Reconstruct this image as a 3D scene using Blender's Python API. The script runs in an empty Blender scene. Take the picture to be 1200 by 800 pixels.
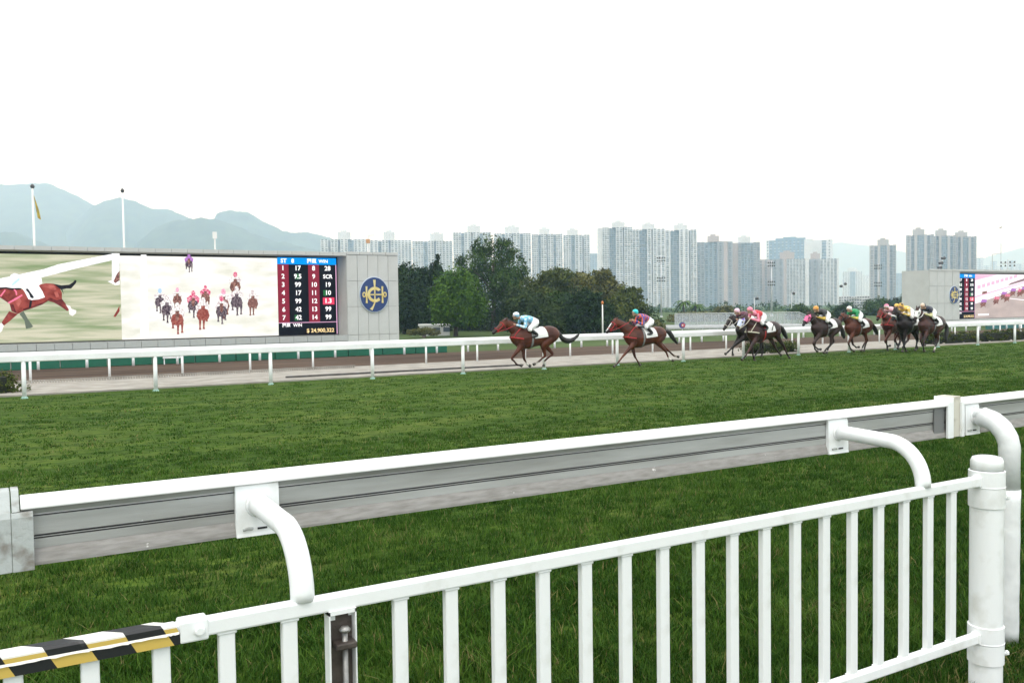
import bpy, bmesh, math, random
import numpy as np
from mathutils import Vector, Matrix

scene = bpy.context.scene
COL = scene.collection
rnd = random.Random(7)
rng = np.random.default_rng(11)

# ------------------------------------------------------------------ camera
FPX, CAM_H, ROLL = 1050.0, 2.35, 0.0135          # focal length in 1200-px photo pixels, eye height
TH, PITCH = math.atan(1763 / FPX), math.atan(40 / FPX)
R0 = Vector((math.sin(TH), -math.cos(TH), 0))
FW = Vector((math.cos(TH) * math.cos(PITCH), math.sin(TH) * math.cos(PITCH), -math.sin(PITCH)))
U0 = R0.cross(FW)
RT = R0 * math.cos(ROLL) - U0 * math.sin(ROLL)
UP = R0 * math.sin(ROLL) + U0 * math.cos(ROLL)
CAM = Vector((0, 0, CAM_H))
cam_data = bpy.data.cameras.new('camera')
cam_data.sensor_width = 36.0
cam_data.lens = 36.0 * FPX / 1200.0
cam_data.clip_start, cam_data.clip_end = 0.05, 20000
cam = bpy.data.objects.new('camera', cam_data)
COL.objects.link(cam)
m = Matrix((RT, UP, -FW)).transposed().to_4x4()
m.translation = CAM
cam.matrix_world = m
scene.camera = cam

def ray(x, y):
    return FW + RT * ((x - 600) / FPX) + UP * ((400 - y) / FPX)
def at_y(x, y, Y):                                # where the line of sight meets the vertical plane Y = const (survey of the place)
    r = ray(x, y)
    return CAM + r * (Y / r.y)
def at_d(x, y, D):
    return CAM + ray(x, y) * D

# ------------------------------------------------------------------ sky, sun, exposure
SUN_EL, SUN_AZ = 64.0, 235.0                      # degrees; direction towards the sun, azimuth from +X to +Y
world = bpy.data.worlds.new('World')
scene.world = world
world.use_nodes = True
nt = world.node_tree
nt.nodes.clear()
wo = nt.nodes.new('ShaderNodeOutputWorld')
sky = nt.nodes.new('ShaderNodeTexSky')
sky.sky_type = 'NISHITA'
sky.sun_disc = False
sky.sun_elevation = math.radians(SUN_EL)
sky.sun_rotation = math.radians(90 - SUN_AZ)
sky.dust_density = 4.0
b1 = nt.nodes.new('ShaderNodeBackground')
b1.inputs['Strength'].default_value = 0.10
b2 = nt.nodes.new('ShaderNodeBackground')         # the closed white cloud deck
b2.inputs['Color'].default_value = (0.91, 0.962, 1.0, 1)
b2.inputs['Strength'].default_value = 1.8
mx = nt.nodes.new('ShaderNodeMixShader')
mx.inputs[0].default_value = 0.88
nt.links.new(sky.outputs[0], b1.inputs[0])
nt.links.new(b1.outputs[0], mx.inputs[1])
nt.links.new(b2.outputs[0], mx.inputs[2])
nt.links.new(mx.outputs[0], wo.inputs[0])
sun_d = bpy.data.lights.new('sun', 'SUN')
sun_d.energy = 0.9
sun_d.angle = math.radians(16)
sun_d.color = (1.0, 0.96, 0.9)
sun = bpy.data.objects.new('sun', sun_d)
COL.objects.link(sun)
sd = Vector((math.cos(math.radians(SUN_AZ)) * math.cos(math.radians(SUN_EL)), math.sin(math.radians(SUN_AZ)) * math.cos(math.radians(SUN_EL)), math.sin(math.radians(SUN_EL))))
sun.rotation_euler = sd.to_track_quat('Z', 'Y').to_euler()
scene.view_settings.view_transform = 'Standard'
scene.view_settings.look = 'None'
scene.view_settings.exposure = 0.27
scene.view_settings.gamma = 1.0
scene.view_settings.use_curve_mapping = False
scene.render.engine = 'CYCLES'
scene.cycles.max_bounces = 10
scene.cycles.diffuse_bounces = 3
scene.cycles.volume_bounces = 9
scene.cycles.use_denoising = True

# ------------------------------------------------------------------ helpers
MATS = {}
def nodes_of(mat):
    mat.use_nodes = True
    n = mat.node_tree
    return n, n.nodes['Principled BSDF']
def lin(c):
    return tuple(((v / 255.0) / 12.92 if v <= 10 else (((v / 255.0) + 0.055) / 1.055) ** 2.4) for v in c)
def mat(name, col, rough=0.6, metal=0.0, var=0.0, scale=8.0, bump=0.0, bscale=60.0, col2=None, coords='Object', detail=5.0, stretch=None, ramp=(0.35, 0.65)):
    """plain colour, or two colours mixed by noise, with optional fine bump"""
    if name in MATS: return MATS[name]
    M = bpy.data.materials.new(name)
    n, b = nodes_of(M)
    b.inputs['Roughness'].default_value = rough
    b.inputs['Metallic'].default_value = metal
    b.inputs['Base Color'].default_value = (*col, 1)
    if var or col2 or bump:
        tc = n.nodes.new('ShaderNodeTexCoord')
        src = tc.outputs[coords]
        if stretch:
            mp = n.nodes.new('ShaderNodeMapping')
            mp.inputs['Scale'].default_value = stretch
            n.links.new(src, mp.inputs[0]); src = mp.outputs[0]
    if var or col2:
        nz = n.nodes.new('ShaderNodeTexNoise')
        nz.inputs['Scale'].default_value = scale
        nz.inputs['Detail'].default_value = detail
        n.links.new(src, nz.inputs['Vector'])
        rp = n.nodes.new('ShaderNodeValToRGB')
        c2 = col2 if col2 else tuple(c * (1 - var) for c in col)
        rp.color_ramp.elements[0].position, rp.color_ramp.elements[1].position = ramp
        rp.color_ramp.elements[0].color = (*c2, 1)
        rp.color_ramp.elements[1].color = (*col, 1)
        n.links.new(nz.outputs['Fac'], rp.inputs[0])
        n.links.new(rp.outputs[0], b.inputs['Base Color'])
    if bump:
        nb = n.nodes.new('ShaderNodeTexNoise')
        nb.inputs['Scale'].default_value = bscale
        nb.inputs['Detail'].default_value = 4
        n.links.new(src, nb.inputs['Vector'])
        bp = n.nodes.new('ShaderNodeBump')
        bp.inputs['Strength'].default_value = bump
        bp.inputs['Distance'].default_value = 0.02
        n.links.new(nb.outputs['Fac'], bp.inputs['Height'])
        n.links.new(bp.outputs[0], b.inputs['Normal'])
    MATS[name] = M
    return M
def glow(name, col, strength=1.0, col2=None, stretch=(1, 1, 1), scale=3.0, ramp=(0.35, 0.65)):
    if name in MATS: return MATS[name]
    M = bpy.data.materials.new(name)
    M.use_nodes = True
    n = M.node_tree
    n.nodes.clear()
    out = n.nodes.new('ShaderNodeOutputMaterial')
    e = n.nodes.new('ShaderNodeEmission')
    e.inputs[0].default_value = (*col, 1)
    e.inputs[1].default_value = strength
    if col2:
        tc = n.nodes.new('ShaderNodeTexCoord')
        mp = n.nodes.new('ShaderNodeMapping')
        mp.inputs['Scale'].default_value = stretch
        mp.inputs['Rotation'].default_value = (0, math.radians(6), 0)
        nz = n.nodes.new('ShaderNodeTexNoise')
        nz.inputs['Scale'].default_value = scale
        nz.inputs['Detail'].default_value = 6
        rp = n.nodes.new('ShaderNodeValToRGB')
        rp.color_ramp.elements[0].position, rp.color_ramp.elements[1].position = ramp
        rp.color_ramp.elements[0].color = (*col2, 1)
        rp.color_ramp.elements[1].color = (*col, 1)
        n.links.new(tc.outputs['Object'], mp.inputs[0])
        n.links.new(mp.outputs[0], nz.inputs['Vector'])
        n.links.new(nz.outputs['Fac'], rp.inputs[0])
        n.links.new(rp.outputs[0], e.inputs[0])
    n.links.new(e.outputs[0], out.inputs[0])
    MATS[name] = M
    return M

class MB:
    """collects shapes, builds ONE mesh object"""
    def __init__(s): s.v, s.f, s.mi = [], [], []
    def add(s, vs, fs, mi=0):
        o = len(s.v)
        s.v += [tuple(p) for p in vs]
        s.f += [tuple(i + o for i in f) for f in fs]
        s.mi += [mi] * len(fs)
        return s
    def box(s, x0, x1, y0, y1, z0, z1, mi=0):
        return s.add([(x0, y0, z0), (x1, y0, z0), (x1, y1, z0), (x0, y1, z0), (x0, y0, z1), (x1, y0, z1), (x1, y1, z1), (x0, y1, z1)],
                     [(0, 3, 2, 1), (4, 5, 6, 7), (0, 1, 5, 4), (1, 2, 6, 5), (2, 3, 7, 6), (3, 0, 4, 7)], mi)
    def quad(s, a, b, c, d, mi=0): return s.add([a, b, c, d], [(0, 1, 2, 3)], mi)
    def loft(s, rings, caps=True, closed=True, mi=0):
        n = len(rings[0]); vs = [p for r in rings for p in r]; fs = []
        for k in range(len(rings) - 1):
            for j in range(n if closed else n - 1):
                a, b = k * n + j, k * n + (j + 1) % n
                fs.append((a, b, b + n, a + n))
        if caps and closed:
            fs.append(tuple(range(n))[::-1]); fs.append(tuple((len(rings) - 1) * n + j for j in range(n)))
        return s.add(vs, fs, mi)
    def tube(s, path, rad, n=8, side=None, caps=True, mi=0, flat=1.0):
        """round tube through points; rad is a number or one per point (or (a, b) pairs: across, along normal)"""
        P = [Vector(p) for p in path]; rings = []
        if not isinstance(rad, (list, tuple)): rad = [rad] * len(P)
        ref = Vector(side) if side else None
        for i, p in enumerate(P):
            t = (P[min(i + 1, len(P) - 1)] - P[max(i - 1, 0)]).normalized()
            r_ = ref if ref else (Vector((0, 0, 1)) if abs(t.z) < 0.9 else Vector((1, 0, 0)))
            a = (r_ - t * r_.dot(t))
            if a.length < 1e-4: a = Vector((0, 1, 0)) - t * t.y
            a.normalize(); b = t.cross(a)
            if not ref: ref = a
            ra, rb = rad[i] if isinstance(rad[i], (list, tuple)) else (rad[i], rad[i] * flat)
            rings.append([p + a * (ra * math.cos(2 * math.pi * k / n)) + b * (rb * math.sin(2 * math.pi * k / n)) for k in range(n)])
        return s.loft(rings, caps, mi=mi)
    def prism_x(s, prof, x0, x1, mi=0):
        """closed (y, z) profile swept along x"""
        return s.loft([[(x, y, z) for y, z in prof] for x in (x0, x1)], True, mi=mi)
    def prism_y(s, prof, y0, y1, mi=0):
        """closed (x, z) profile swept along y"""
        return s.loft([[(x, y, z) for x, z in prof] for y in (y0, y1)], True, mi=mi)
    def build(s, name, mats=None, parent=None, smooth=False, bevel=0.0, origin=None, fix=True):
        me = bpy.data.meshes.new(name)
        v = s.v
        if origin is not None:
            ox, oy, oz = origin
            v = [(a - ox, b - oy, c - oz) for a, b, c in v]
        me.from_pydata(v, [], s.f)
        if mats is not None:
            for M in (mats if isinstance(mats, (list, tuple)) else [mats]): me.materials.append(M)
        me.polygons.foreach_set('material_index', s.mi)
        if fix:
            bm = bmesh.new(); bm.from_mesh(me)
            bmesh.ops.recalc_face_normals(bm, faces=bm.faces)
            bm.to_mesh(me); bm.free()
        if smooth: me.polygons.foreach_set('use_smooth', [True] * len(me.polygons))
        me.update()
        o = bpy.data.objects.new(name, me)
        COL.objects.link(o)
        if origin is not None: o.location = origin
        if bevel:
            md = o.modifiers.new('bevel', 'BEVEL'); md.width = bevel; md.segments = 2; md.limit_method = 'ANGLE'
        if parent is not None: put_under(o, parent)
        return o
def put_under(o, parent):
    """o is in world coordinates: keep it there under its thing"""
    o.parent = parent
    o.matrix_parent_inverse = Matrix.Identity(4)
    pw = world_loc(parent)
    o.location = Vector(o.location) - pw
def world_loc(o):
    p = Vector(o.location)
    while o.parent: o = o.parent; p = p + Vector(o.location)
    return p
def tag(o, label=None, cat=None, group=None, kind=None):
    if label: o['label'] = label
    if cat: o['category'] = cat
    if group: o['group'] = group
    if kind: o['kind'] = kind
    return o
def empty(name, loc, label, cat, group=None):
    o = bpy.data.objects.new(name, None)
    o.empty_display_size = 0.2
    COL.objects.link(o); o.location = loc
    return tag(o, label, cat, group)
def inst(src, loc, parent=None, name=None):
    """a copy that shares mesh data, placed in its parent's frame"""
    c = src.copy(); COL.objects.link(c)
    c.name = name or src.name.split('.')[0]
    c.parent = parent; c.location = loc
    return c
def arc(c, r, a0, a1, n):
    return [(c[0] + r * math.cos(math.radians(a0 + (a1 - a0) * k / n)), c[1] + r * math.sin(math.radians(a0 + (a1 - a0) * k / n))) for k in range(n + 1)]
def smooth_path(pts, n=6):
    """Catmull-Rom through 3-D points"""
    P = [Vector(p) for p in pts]; P = [P[0] * 2 - P[1]] + P + [P[-1] * 2 - P[-2]]; out = []
    for i in range(1, len(P) - 2):
        for k in range(n):
            t = k / n; a, b, c, d = P[i - 1:i + 3]
            out.append(0.5 * ((2 * b) + (c - a) * t + (2 * a - 5 * b + 4 * c - d) * t * t + (3 * b - a - 3 * c + d) * t ** 3))
    return out + [P[-2]]
def turf_z(Y):
    return 0.6 if Y < 3 else (0.6 * (1 - (Y - 3) / 25.3) if Y < 28.3 else 0.0)
# ------------------------------------------------------------------ ground
def strip(name, prof, x0, x1, M, nx=1):
    """ground sheet following a (y, z) profile along x"""
    b = MB()
    xs = [x0 + (x1 - x0) * k / nx for k in range(nx + 1)]
    b.loft([[(x, y, z) for y, z in prof] for x in xs], caps=False, closed=False)
    o = b.build(name, M, fix=False)
    for p in o.data.polygons:
        if p.normal.z < 0: o.data.flip_normals(); break
    return tag(o, kind='structure')
def turf_material():
    M = bpy.data.materials.new('turf')
    n, b = nodes_of(M)
    b.inputs['Roughness'].default_value = 0.75
    b.inputs['Specular IOR Level'].default_value = 0.02
    L = n.links.new
    geo = n.nodes.new('ShaderNodeNewGeometry')
    def noise(sc, det, stretch):
        mp = n.nodes.new('ShaderNodeMapping'); mp.inputs['Scale'].default_value = stretch
        L(geo.outputs['Position'], mp.inputs[0])
        z = n.nodes.new('ShaderNodeTexNoise'); z.inputs['Scale'].default_value = sc; z.inputs['Detail'].default_value = det
        z.inputs['Roughness'].default_value = 0.65
        L(mp.outputs[0], z.inputs['Vector']); return z.outputs['Fac']
    def ramp(f, stops):
        r = n.nodes.new('ShaderNodeValToRGB')
        e = r.color_ramp.elements
        e[0].position, e[0].color = stops[0][0], (*stops[0][1], 1)
        e[1].position, e[1].color = stops[-1][0], (*stops[-1][1], 1)
        for p, c in stops[1:-1]:
            x = e.new(p); x.color = (*c, 1)
        L(f, r.inputs[0]); return r.outputs[0]
    big = ramp(noise(0.55, 6, (0.8, 1.6, 1)), [(0.3, (0.033, 0.070, 0.009)), (0.5, (0.049, 0.094, 0.014)), (0.72, (0.086, 0.122, 0.026))])
    fine = ramp(noise(9.0, 8, (0.6, 1.5, 1)), [(0.30, (0.42, 0.45, 0.38)), (0.5, (0.95, 0.95, 0.95)), (0.68, (1.85, 1.65, 1.5))])
    mul = n.nodes.new('ShaderNodeMix'); mul.data_type = 'RGBA'; mul.blend_type = 'MULTIPLY'; mul.inputs[0].default_value = 1.0
    L(big, mul.inputs[6]); L(fine, mul.inputs[7])
    bands = ramp(noise(0.9, 5, (0.05, 0.8, 1)), [(0.36, (0.80, 0.86, 0.78)), (0.5, (1.0, 1.0, 1.0)), (0.66, (1.45, 1.28, 1.35))])
    mu2 = n.nodes.new('ShaderNodeMix'); mu2.data_type = 'RGBA'; mu2.blend_type = 'MULTIPLY'; mu2.inputs[0].default_value = 1.0
    L(mul.outputs[2], mu2.inputs[6]); L(bands, mu2.inputs[7])
    L(mu2.outputs[2], b.inputs['Base Color'])
    bp = n.nodes.new('ShaderNodeBump'); bp.inputs['Strength'].default_value = 0.9; bp.inputs['Distance'].default_value = 0.05
    L(noise(14.0, 8, (0.7, 1.3, 1)), bp.inputs['Height']); L(bp.outputs[0], b.inputs['Normal'])
    MATS['turf'] = M
    return M
TURF = turf_material()
M_conc = mat('pale_concrete', (0.38, 0.355, 0.315), 0.9, var=0.3, scale=1.4, bump=0.15, bscale=25, coords='Object')
M_dirt = mat('dirt_track', (0.125, 0.090, 0.068), 0.95, col2=(0.044, 0.031, 0.024), scale=1.1, stretch=(0.10, 1.3, 1), bump=0.7, bscale=5.0, ramp=(0.36, 0.62), detail=7)
M_infield = mat('infield_grass', (0.085, 0.12, 0.045), 0.9, col2=(0.055, 0.085, 0.03), scale=0.15, bump=0.3, bscale=3)
for M_ in (M_conc, M_dirt, M_infield): M_.node_tree.nodes['Principled BSDF'].inputs['Specular IOR Level'].default_value = 0.03
strip('turf_track', [(-14, 0.6), (2.0, 0.6), (3, 0.6), (8, turf_z(8)), (15, turf_z(15)), (22, turf_z(22)), (28.3, 0.0), (29.15, 0.0)], -60, 160, TURF, 1)
strip('concrete_path', [(29.15, -0.02), (29.15, 0.045), (29.35, 0.045), (34.9, 0.02), (34.9, -0.1)], -60, 160, M_conc)
strip('dirt_track', [(34.9, -0.04), (41, -0.2), (48, -0.46), (54.8, -0.66)], -60, 160, M_dirt)
strip('infield', [(54.8, -0.66), (58, -0.9), (64, -1.0), (70, -1.01), (80, -1.02)], -60, 400, M_infield)
g = MB(); g.quad((-8900, -490, -1.06), (9400, -490, -1.06), (9400, 9400, -1.06), (-8900, 9400, -1.06))
tag(g.build('ground', M_infield), kind='structure')

# ------------------------------------------------------------------ grass blades on the near turf
def grass_object(name, rects, label):
    V, Fq, tri, col = [], [], [], []
    vs, fs = [], []
    base = 0
    for (xa, xb, ya, yb, dens, h, w, seg) in rects:
        nc = int((xb - xa) * (yb - ya) * dens / 16)
        kx, ky = rng.uniform(xa, xb, nc), rng.uniform(ya, yb, nc)
        # keep what the wedge of view can see, with a margin for other viewpoints
        keep = (kx > -0.35 * ky - 0.9) & (kx < 2.05 * ky + 1.6)
        kx, ky = kx[keep], ky[keep]; nc = len(kx)
        sp_ = 0.030 * (1 + 0.09 * ya)                # spread of a tuft
        idx = np.repeat(np.arange(nc), rng.integers(8, 25, nc)); n = len(idx)
        x = kx[idx] + rng.normal(0, sp_, n); y = ky[idx] + rng.normal(0, sp_, n)
        hsh = rng.uniform(0, 1, nc)[idx]; hs2 = rng.uniform(0, 1, nc)[idx]
        patch = np.sin(x * 2.1 + 1.3 * np.sin(y * 1.7)) * np.sin(y * 2.6 + np.sin(x * 1.1)) * 0.5 + 0.5
        hh = h * (0.55 + 0.5 * hsh + 0.35 * patch) * rng.uniform(0.55, 1.15, n)
        ang = rng.uniform(0, 2 * np.pi, n)
        lean = rng.uniform(0.25, 1.25, n) * hh
        cl = hs2 * 6.283
        dx = np.cos(ang) * 0.55 + np.cos(cl) * 0.45; dy = np.sin(ang) * 0.55 + np.sin(cl) * 0.45
        px, py = -np.sin(ang), np.cos(ang)
        z0 = np.where(y < 3, 0.6, 0.6 * (1 - (y - 3) / 25.3)) - 0.004
        ww = w * rng.uniform(0.6, 1.2, n)
        def P(k, t, s):   # t height fraction, s side
            return np.stack([x + dx * lean * t * t + px * ww * s, y + dy * lean * t * t + py * ww * s, z0 + hh * (t - 0.18 * t * t)], 1)
        if seg == 2:
            pts = np.stack([P(0, 0, -1), P(0, 0, 1), P(0, .5, .8), P(0, .5, -.8), P(0, 1, 0)], 1).reshape(-1, 3)
            i = np.arange(n)[:, None] * 5 + base
            f = np.concatenate([np.stack([i[:, 0], i[:, 0] + 1, i[:, 0] + 2], 1), np.stack([i[:, 0], i[:, 0] + 2, i[:, 0] + 3], 1), np.stack([i[:, 0] + 3, i[:, 0] + 2, i[:, 0] + 4], 1)])
            base += 5 * n
            t = np.tile(np.array([0, 0, .5, .5, 1.]), n)
            rep = 5
        else:
            pts = np.stack([P(0, 0, -1), P(0, 0, 1), P(0, 1, 0)], 1).reshape(-1, 3)
            i = np.arange(n) * 3 + base
            f = np.stack([i, i + 1, i + 2], 1)
            base += 3 * n
            t = np.tile(np.array([0, 0, 1.]), n)
            rep = 3
        dry = (rng.uniform(0, 1, n) < (0.028 + 0.22 * np.clip((2.75 - y) / 0.6, 0, 1) + 0.10 * (patch > .93))).astype(float)
        tone = np.clip(0.55 * hsh + 0.25 * rng.uniform(0, 1, n) + 0.25 * patch, 0, 1)
        c = np.stack([np.repeat(tone, rep), np.repeat(dry, rep), t, np.ones(n * rep)], 1)
        vs.append(pts); fs.append(f); col.append(c)
    V = np.concatenate(vs); Fx = np.concatenate(fs); Cc = np.concatenate(col)
    me = bpy.data.meshes.new(name)
    me.vertices.add(len(V)); me.vertices.foreach_set('co', V.astype(np.float32).ravel())
    me.loops.add(len(Fx) * 3); me.loops.foreach_set('vertex_index', Fx.astype(np.int32).ravel())
    me.polygons.add(len(Fx)); me.polygons.foreach_set('loop_start', np.arange(len(Fx), dtype=np.int32) * 3)
    at = me.attributes.new('blade', 'FLOAT_COLOR', 'POINT')
    at.data.foreach_set('color', Cc.astype(np.float32).ravel())
    me.update(calc_edges=True)
    M = bpy.data.materials.new('grass_blades')
    n, b = nodes_of(M); L = n.links.new
    a = n.nodes.new('ShaderNodeAttribute'); a.attribute_name = 'blade'
    sp = n.nodes.new('ShaderNodeSeparateColor'); L(a.outputs['Color'], sp.inputs[0])
    r = n.nodes.new('ShaderNodeValToRGB')
    r.color_ramp.elements[0].position, r.color_ramp.elements[0].color = 0.1, (0.009, 0.030, 0.003, 1)
    r.color_ramp.elements[1].position, r.color_ramp.elements[1].color = 0.95, (0.084, 0.158, 0.022, 1)
    e = r.color_ramp.elements.new(0.55); e.color = (0.026, 0.074, 0.008, 1)
    L(sp.outputs[0], r.inputs[0])
    mxx = n.nodes.new('ShaderNodeMix'); mxx.data_type = 'RGBA'
    L(sp.outputs[1], mxx.inputs[0]); L(r.outputs[0], mxx.inputs[6]); mxx.inputs[7].default_value = (0.21, 0.185, 0.075, 1)
    L(mxx.outputs[2], b.inputs['Base Color'])
    b.inputs['Roughness'].default_value = 0.6
    b.inputs['Specular IOR Level'].default_value = 0.05
    me.materials.append(M)
    o = bpy.data.objects.new(name, me); COL.objects.link(o)
    return tag(o, label, 'grass', kind='stuff')
grass_object('grass', [
    (-1.2, 7.0, 1.3, 3.4, 11000, 0.080, 0.0022, 2),
    (-1.4, 9.0, 3.4, 5.2, 7500, 0.074, 0.0026, 2),
    (-1.8, 13.5, 5.2, 8.0, 4200, 0.064, 0.0034, 1),
    (-3.0, 24, 8.0, 13.0, 1300, 0.052, 0.005, 1),
    (-5.0, 42, 13.0, 21.0, 260, 0.048, 0.009, 1),
    (-8.0, 58, 21.0, 29.0, 110, 0.045, 0.013, 1),
], 'short green turf grass covering the racing track and verge')
# ------------------------------------------------------------------ near fence, posts and running rail
def paint(name, col=(0.82, 0.84, 0.84), chip=(0.30, 0.25, 0.20), amt=0.62, rough=0.38):
    """enamel paint with a few chips and grime"""
    if name in MATS: return MATS[name]
    M = mat(name, col, rough, col2=chip, scale=9.0, ramp=(amt - 0.38, amt - 0.36) if amt < 0.72 else (0.2, 0.3), bump=0.10, bscale=90, detail=9)
    return M
def chip(M, col, scale, thr, stretch=(1, 1, 1)):
    """sparse chips of another colour over a finished material"""
    n = M.node_tree; b = n.nodes['Principled BSDF']; L = n.links.new
    prev = b.inputs['Base Color'].links[0].from_socket
    tc = n.nodes.new('ShaderNodeTexCoord'); mp = n.nodes.new('ShaderNodeMapping'); mp.inputs['Scale'].default_value = stretch; L(tc.outputs['Object'], mp.inputs[0])
    z = n.nodes.new('ShaderNodeTexNoise'); z.inputs['Scale'].default_value = scale; z.inputs['Detail'].default_value = 8; z.inputs['Roughness'].default_value = .7; L(mp.outputs[0], z.inputs['Vector'])
    q = n.nodes.new('ShaderNodeMapRange'); q.inputs[1].default_value, q.inputs[2].default_value = thr, thr + .015; L(z.outputs['Fac'], q.inputs[0])
    m_ = n.nodes.new('ShaderNodeMix'); m_.data_type = 'RGBA'; L(q.outputs[0], m_.inputs[0]); L(prev, m_.inputs[6]); m_.inputs[7].default_value = (*col, 1)
    L(m_.outputs[2], b.inputs['Base Color']); return M
M_white = mat('white_enamel', (0.84, 0.86, 0.86), 0.4, col2=(0.68, 0.69, 0.66), scale=10, ramp=(0.24, 0.46), detail=10, bump=0.05, bscale=30)
chip(M_white, (0.26, 0.19, 0.14), 38, 0.735); chip(M_white, (0.45, 0.44, 0.40), 22, 0.70, (1, 1, .35))
M_pvc = mat('white_plastic_cap', (0.88, 0.88, 0.88), 0.3, col2=(0.78, 0.78, 0.77), scale=5, ramp=(0.25, 0.5), stretch=(0.3, 1, 1))
M_alu = mat('weathered_aluminium', (0.44, 0.45, 0.44), 0.5, 0.2, col2=(0.30, 0.30, 0.285), scale=3.5, stretch=(0.5, 2, 5), bump=0.08, bscale=60, ramp=(0.3, 0.62), detail=9)
chip(M_alu, (0.62, 0.63, 0.62), 12, 0.69, (1, 1, 1)); chip(M_alu, (0.10, 0.09, 0.08), 30, 0.72)
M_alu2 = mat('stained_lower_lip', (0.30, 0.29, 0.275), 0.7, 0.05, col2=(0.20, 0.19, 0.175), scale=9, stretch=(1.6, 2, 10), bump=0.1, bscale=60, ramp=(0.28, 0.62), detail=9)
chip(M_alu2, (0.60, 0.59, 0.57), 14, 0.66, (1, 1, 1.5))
M_oldplate = mat('grimy_joint_plate', (0.42, 0.45, 0.44), 0.75, col2=(0.17, 0.145, 0.12), scale=16, ramp=(0.30, 0.50), detail=10, bump=0.2, bscale=50)
M_beige = mat('yellowed_end_plate', (0.60, 0.58, 0.50), 0.7, col2=(0.30, 0.27, 0.21), scale=9, ramp=(0.3, 0.5), detail=9)
M_black = mat('black_groove', (0.012, 0.012, 0.013), 0.7)
M_steel = mat('bare_brown_steel', (0.105, 0.088, 0.076), 0.55, 0.3, col2=(0.06, 0.048, 0.042), scale=14, bump=0.15, bscale=60)
M_bolt = mat('dull_bolt_steel', (0.36, 0.355, 0.34), 0.45, 0.6, var=0.4, scale=40)
M_vinyl = mat('white_vinyl_padding', (0.80, 0.82, 0.82), 0.45, col2=(0.62, 0.64, 0.64), scale=6, ramp=(0.3, 0.6), bump=0.5, bscale=9, detail=3)
def tape_mat(name, col, worn): return mat(name, col, 0.45, col2=worn, scale=20, ramp=(0.24, 0.34), detail=9)
M_tk = tape_mat('black_tape', (0.014, 0.015, 0.018), (0.07, 0.07, 0.075))
M_tw = tape_mat('white_tape', (0.84, 0.82, 0.76), (0.6, 0.55, 0.42))
M_ty = tape_mat('yellow_tape', (0.62, 0.44, 0.10), (0.45, 0.33, 0.12))

FY = 2.33                                           # fence plane
TOPZ, BOTZ = 1.555, 0.855                           # centres of the two rails
RH, RD = 0.0215, 0.020
def weld(b, x, z, s):                               # small fillet under a rail
    b.box(x - 0.026, x + 0.026, FY - 0.016, FY + 0.016, min(z, z + s * 0.006), max(z, z + s * 0.006))
def bar_mesh():
    b = MB(); b.box(-0.0205, 0.0205, -0.0125, 0.0125, BOTZ + RH - 0.002 - 0.6, TOPZ - RH + 0.002 - 0.6)
    b.box(-0.025, 0.025, -0.015, 0.015, TOPZ - RH - 0.008 - 0.6, TOPZ - RH + 0.001 - 0.6)
    b.box(-0.025, 0.025, -0.015, 0.015, BOTZ + RH - 0.001 - 0.6, BOTZ + RH + 0.007 - 0.6)
    return b
def fence_panel(x0, x1, bars, label, name='bar_fence'):
    root = empty(name, ((x0 + x1) / 2, FY, 0.6), label, 'fence', 'white bar fence panels')
    b = MB(); b.box(x0, x1, FY - RD, FY + RD, TOPZ - RH, TOPZ + RH); b.build('top_rail', M_white, root, bevel=0.006)
    b = MB(); b.box(x0, x1, FY - RD * 0.9, FY + RD * 0.9, BOTZ - RH, BOTZ + RH); b.build('bottom_rail', M_white, root, bevel=0.006)
    first = None
    for x in bars:
        if first is None:
            first = bar_mesh().build('bar', M_white, None, bevel=0.004)
            first.parent = root; first.location = (x - root.location.x, 0, 0)
        else: inst(first, (x - root.location.x, 0, 0), root)
    return root
# right-hand panel: sleeve joint at x = 0.44, hinge post at x = 3.84
bars = [0.522, 0.685] + [1.004 + 0.1612 * k for k in range(17)]
pan = fence_panel(0.40, 3.80, bars, 'white metal bar fence panel fixed to the round capped post')
# knob and sleeve at the joint
b = MB(); b.box(0.405, 0.475, FY - RD - 0.006, FY + RD + 0.006, TOPZ - RH - 0.006, TOPZ + RH + 0.006); sl = b.build('sleeve', M_white, pan, bevel=0.005)
b = MB(); b.tube([(0.452, FY - RD - 0.004, TOPZ), (0.452, FY - RD - 0.018, TOPZ)], [0.014, 0.012], 10); b.build('bolt', M_white, sl, smooth=False, bevel=0.003)
# open steel channel with the drop bolt, hung under the top rail
ch = MB()
cz0, cz1, cx0, cx1 = 0.66, TOPZ - RH + 0.001, 0.788, 0.866
ch.box(cx0, cx0 + 0.004, FY - 0.024, FY + 0.016, cz0, cz1); ch.box(cx1 - 0.004, cx1, FY - 0.024, FY + 0.016, cz0, cz1)
ch.box(cx0, cx1, FY - 0.024, FY + 0.016, cz1 - 0.010, cz1 + 0.002)
lp = ch.build('latch_channel', M_white, pan)
bk = MB(); bk.box(cx0 + 0.004, cx1 - 0.004, FY + 0.004, FY + 0.014, cz0, cz1 - 0.010); bk.build('channel_web', M_steel, lp)
br = MB(); br.box(cx0 + 0.016, cx1 - 0.0045, FY - 0.040, FY + 0.004, 1.43, 1.448); br.build('bracket', M_steel, lp, bevel=0.004)
bt = MB(); bt.tube([(0.834, FY - 0.018, 0.64), (0.834, FY - 0.018, 1.476)], 0.008, 10)
bt.tube([(0.834, FY - 0.018, 1.474), (0.834, FY - 0.018, 1.480), (0.834, FY - 0.018, 1.488)], [0.014, 0.016, 0.009], 12); bt.build('drop_bolt', M_bolt, lp, smooth=True)
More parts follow.
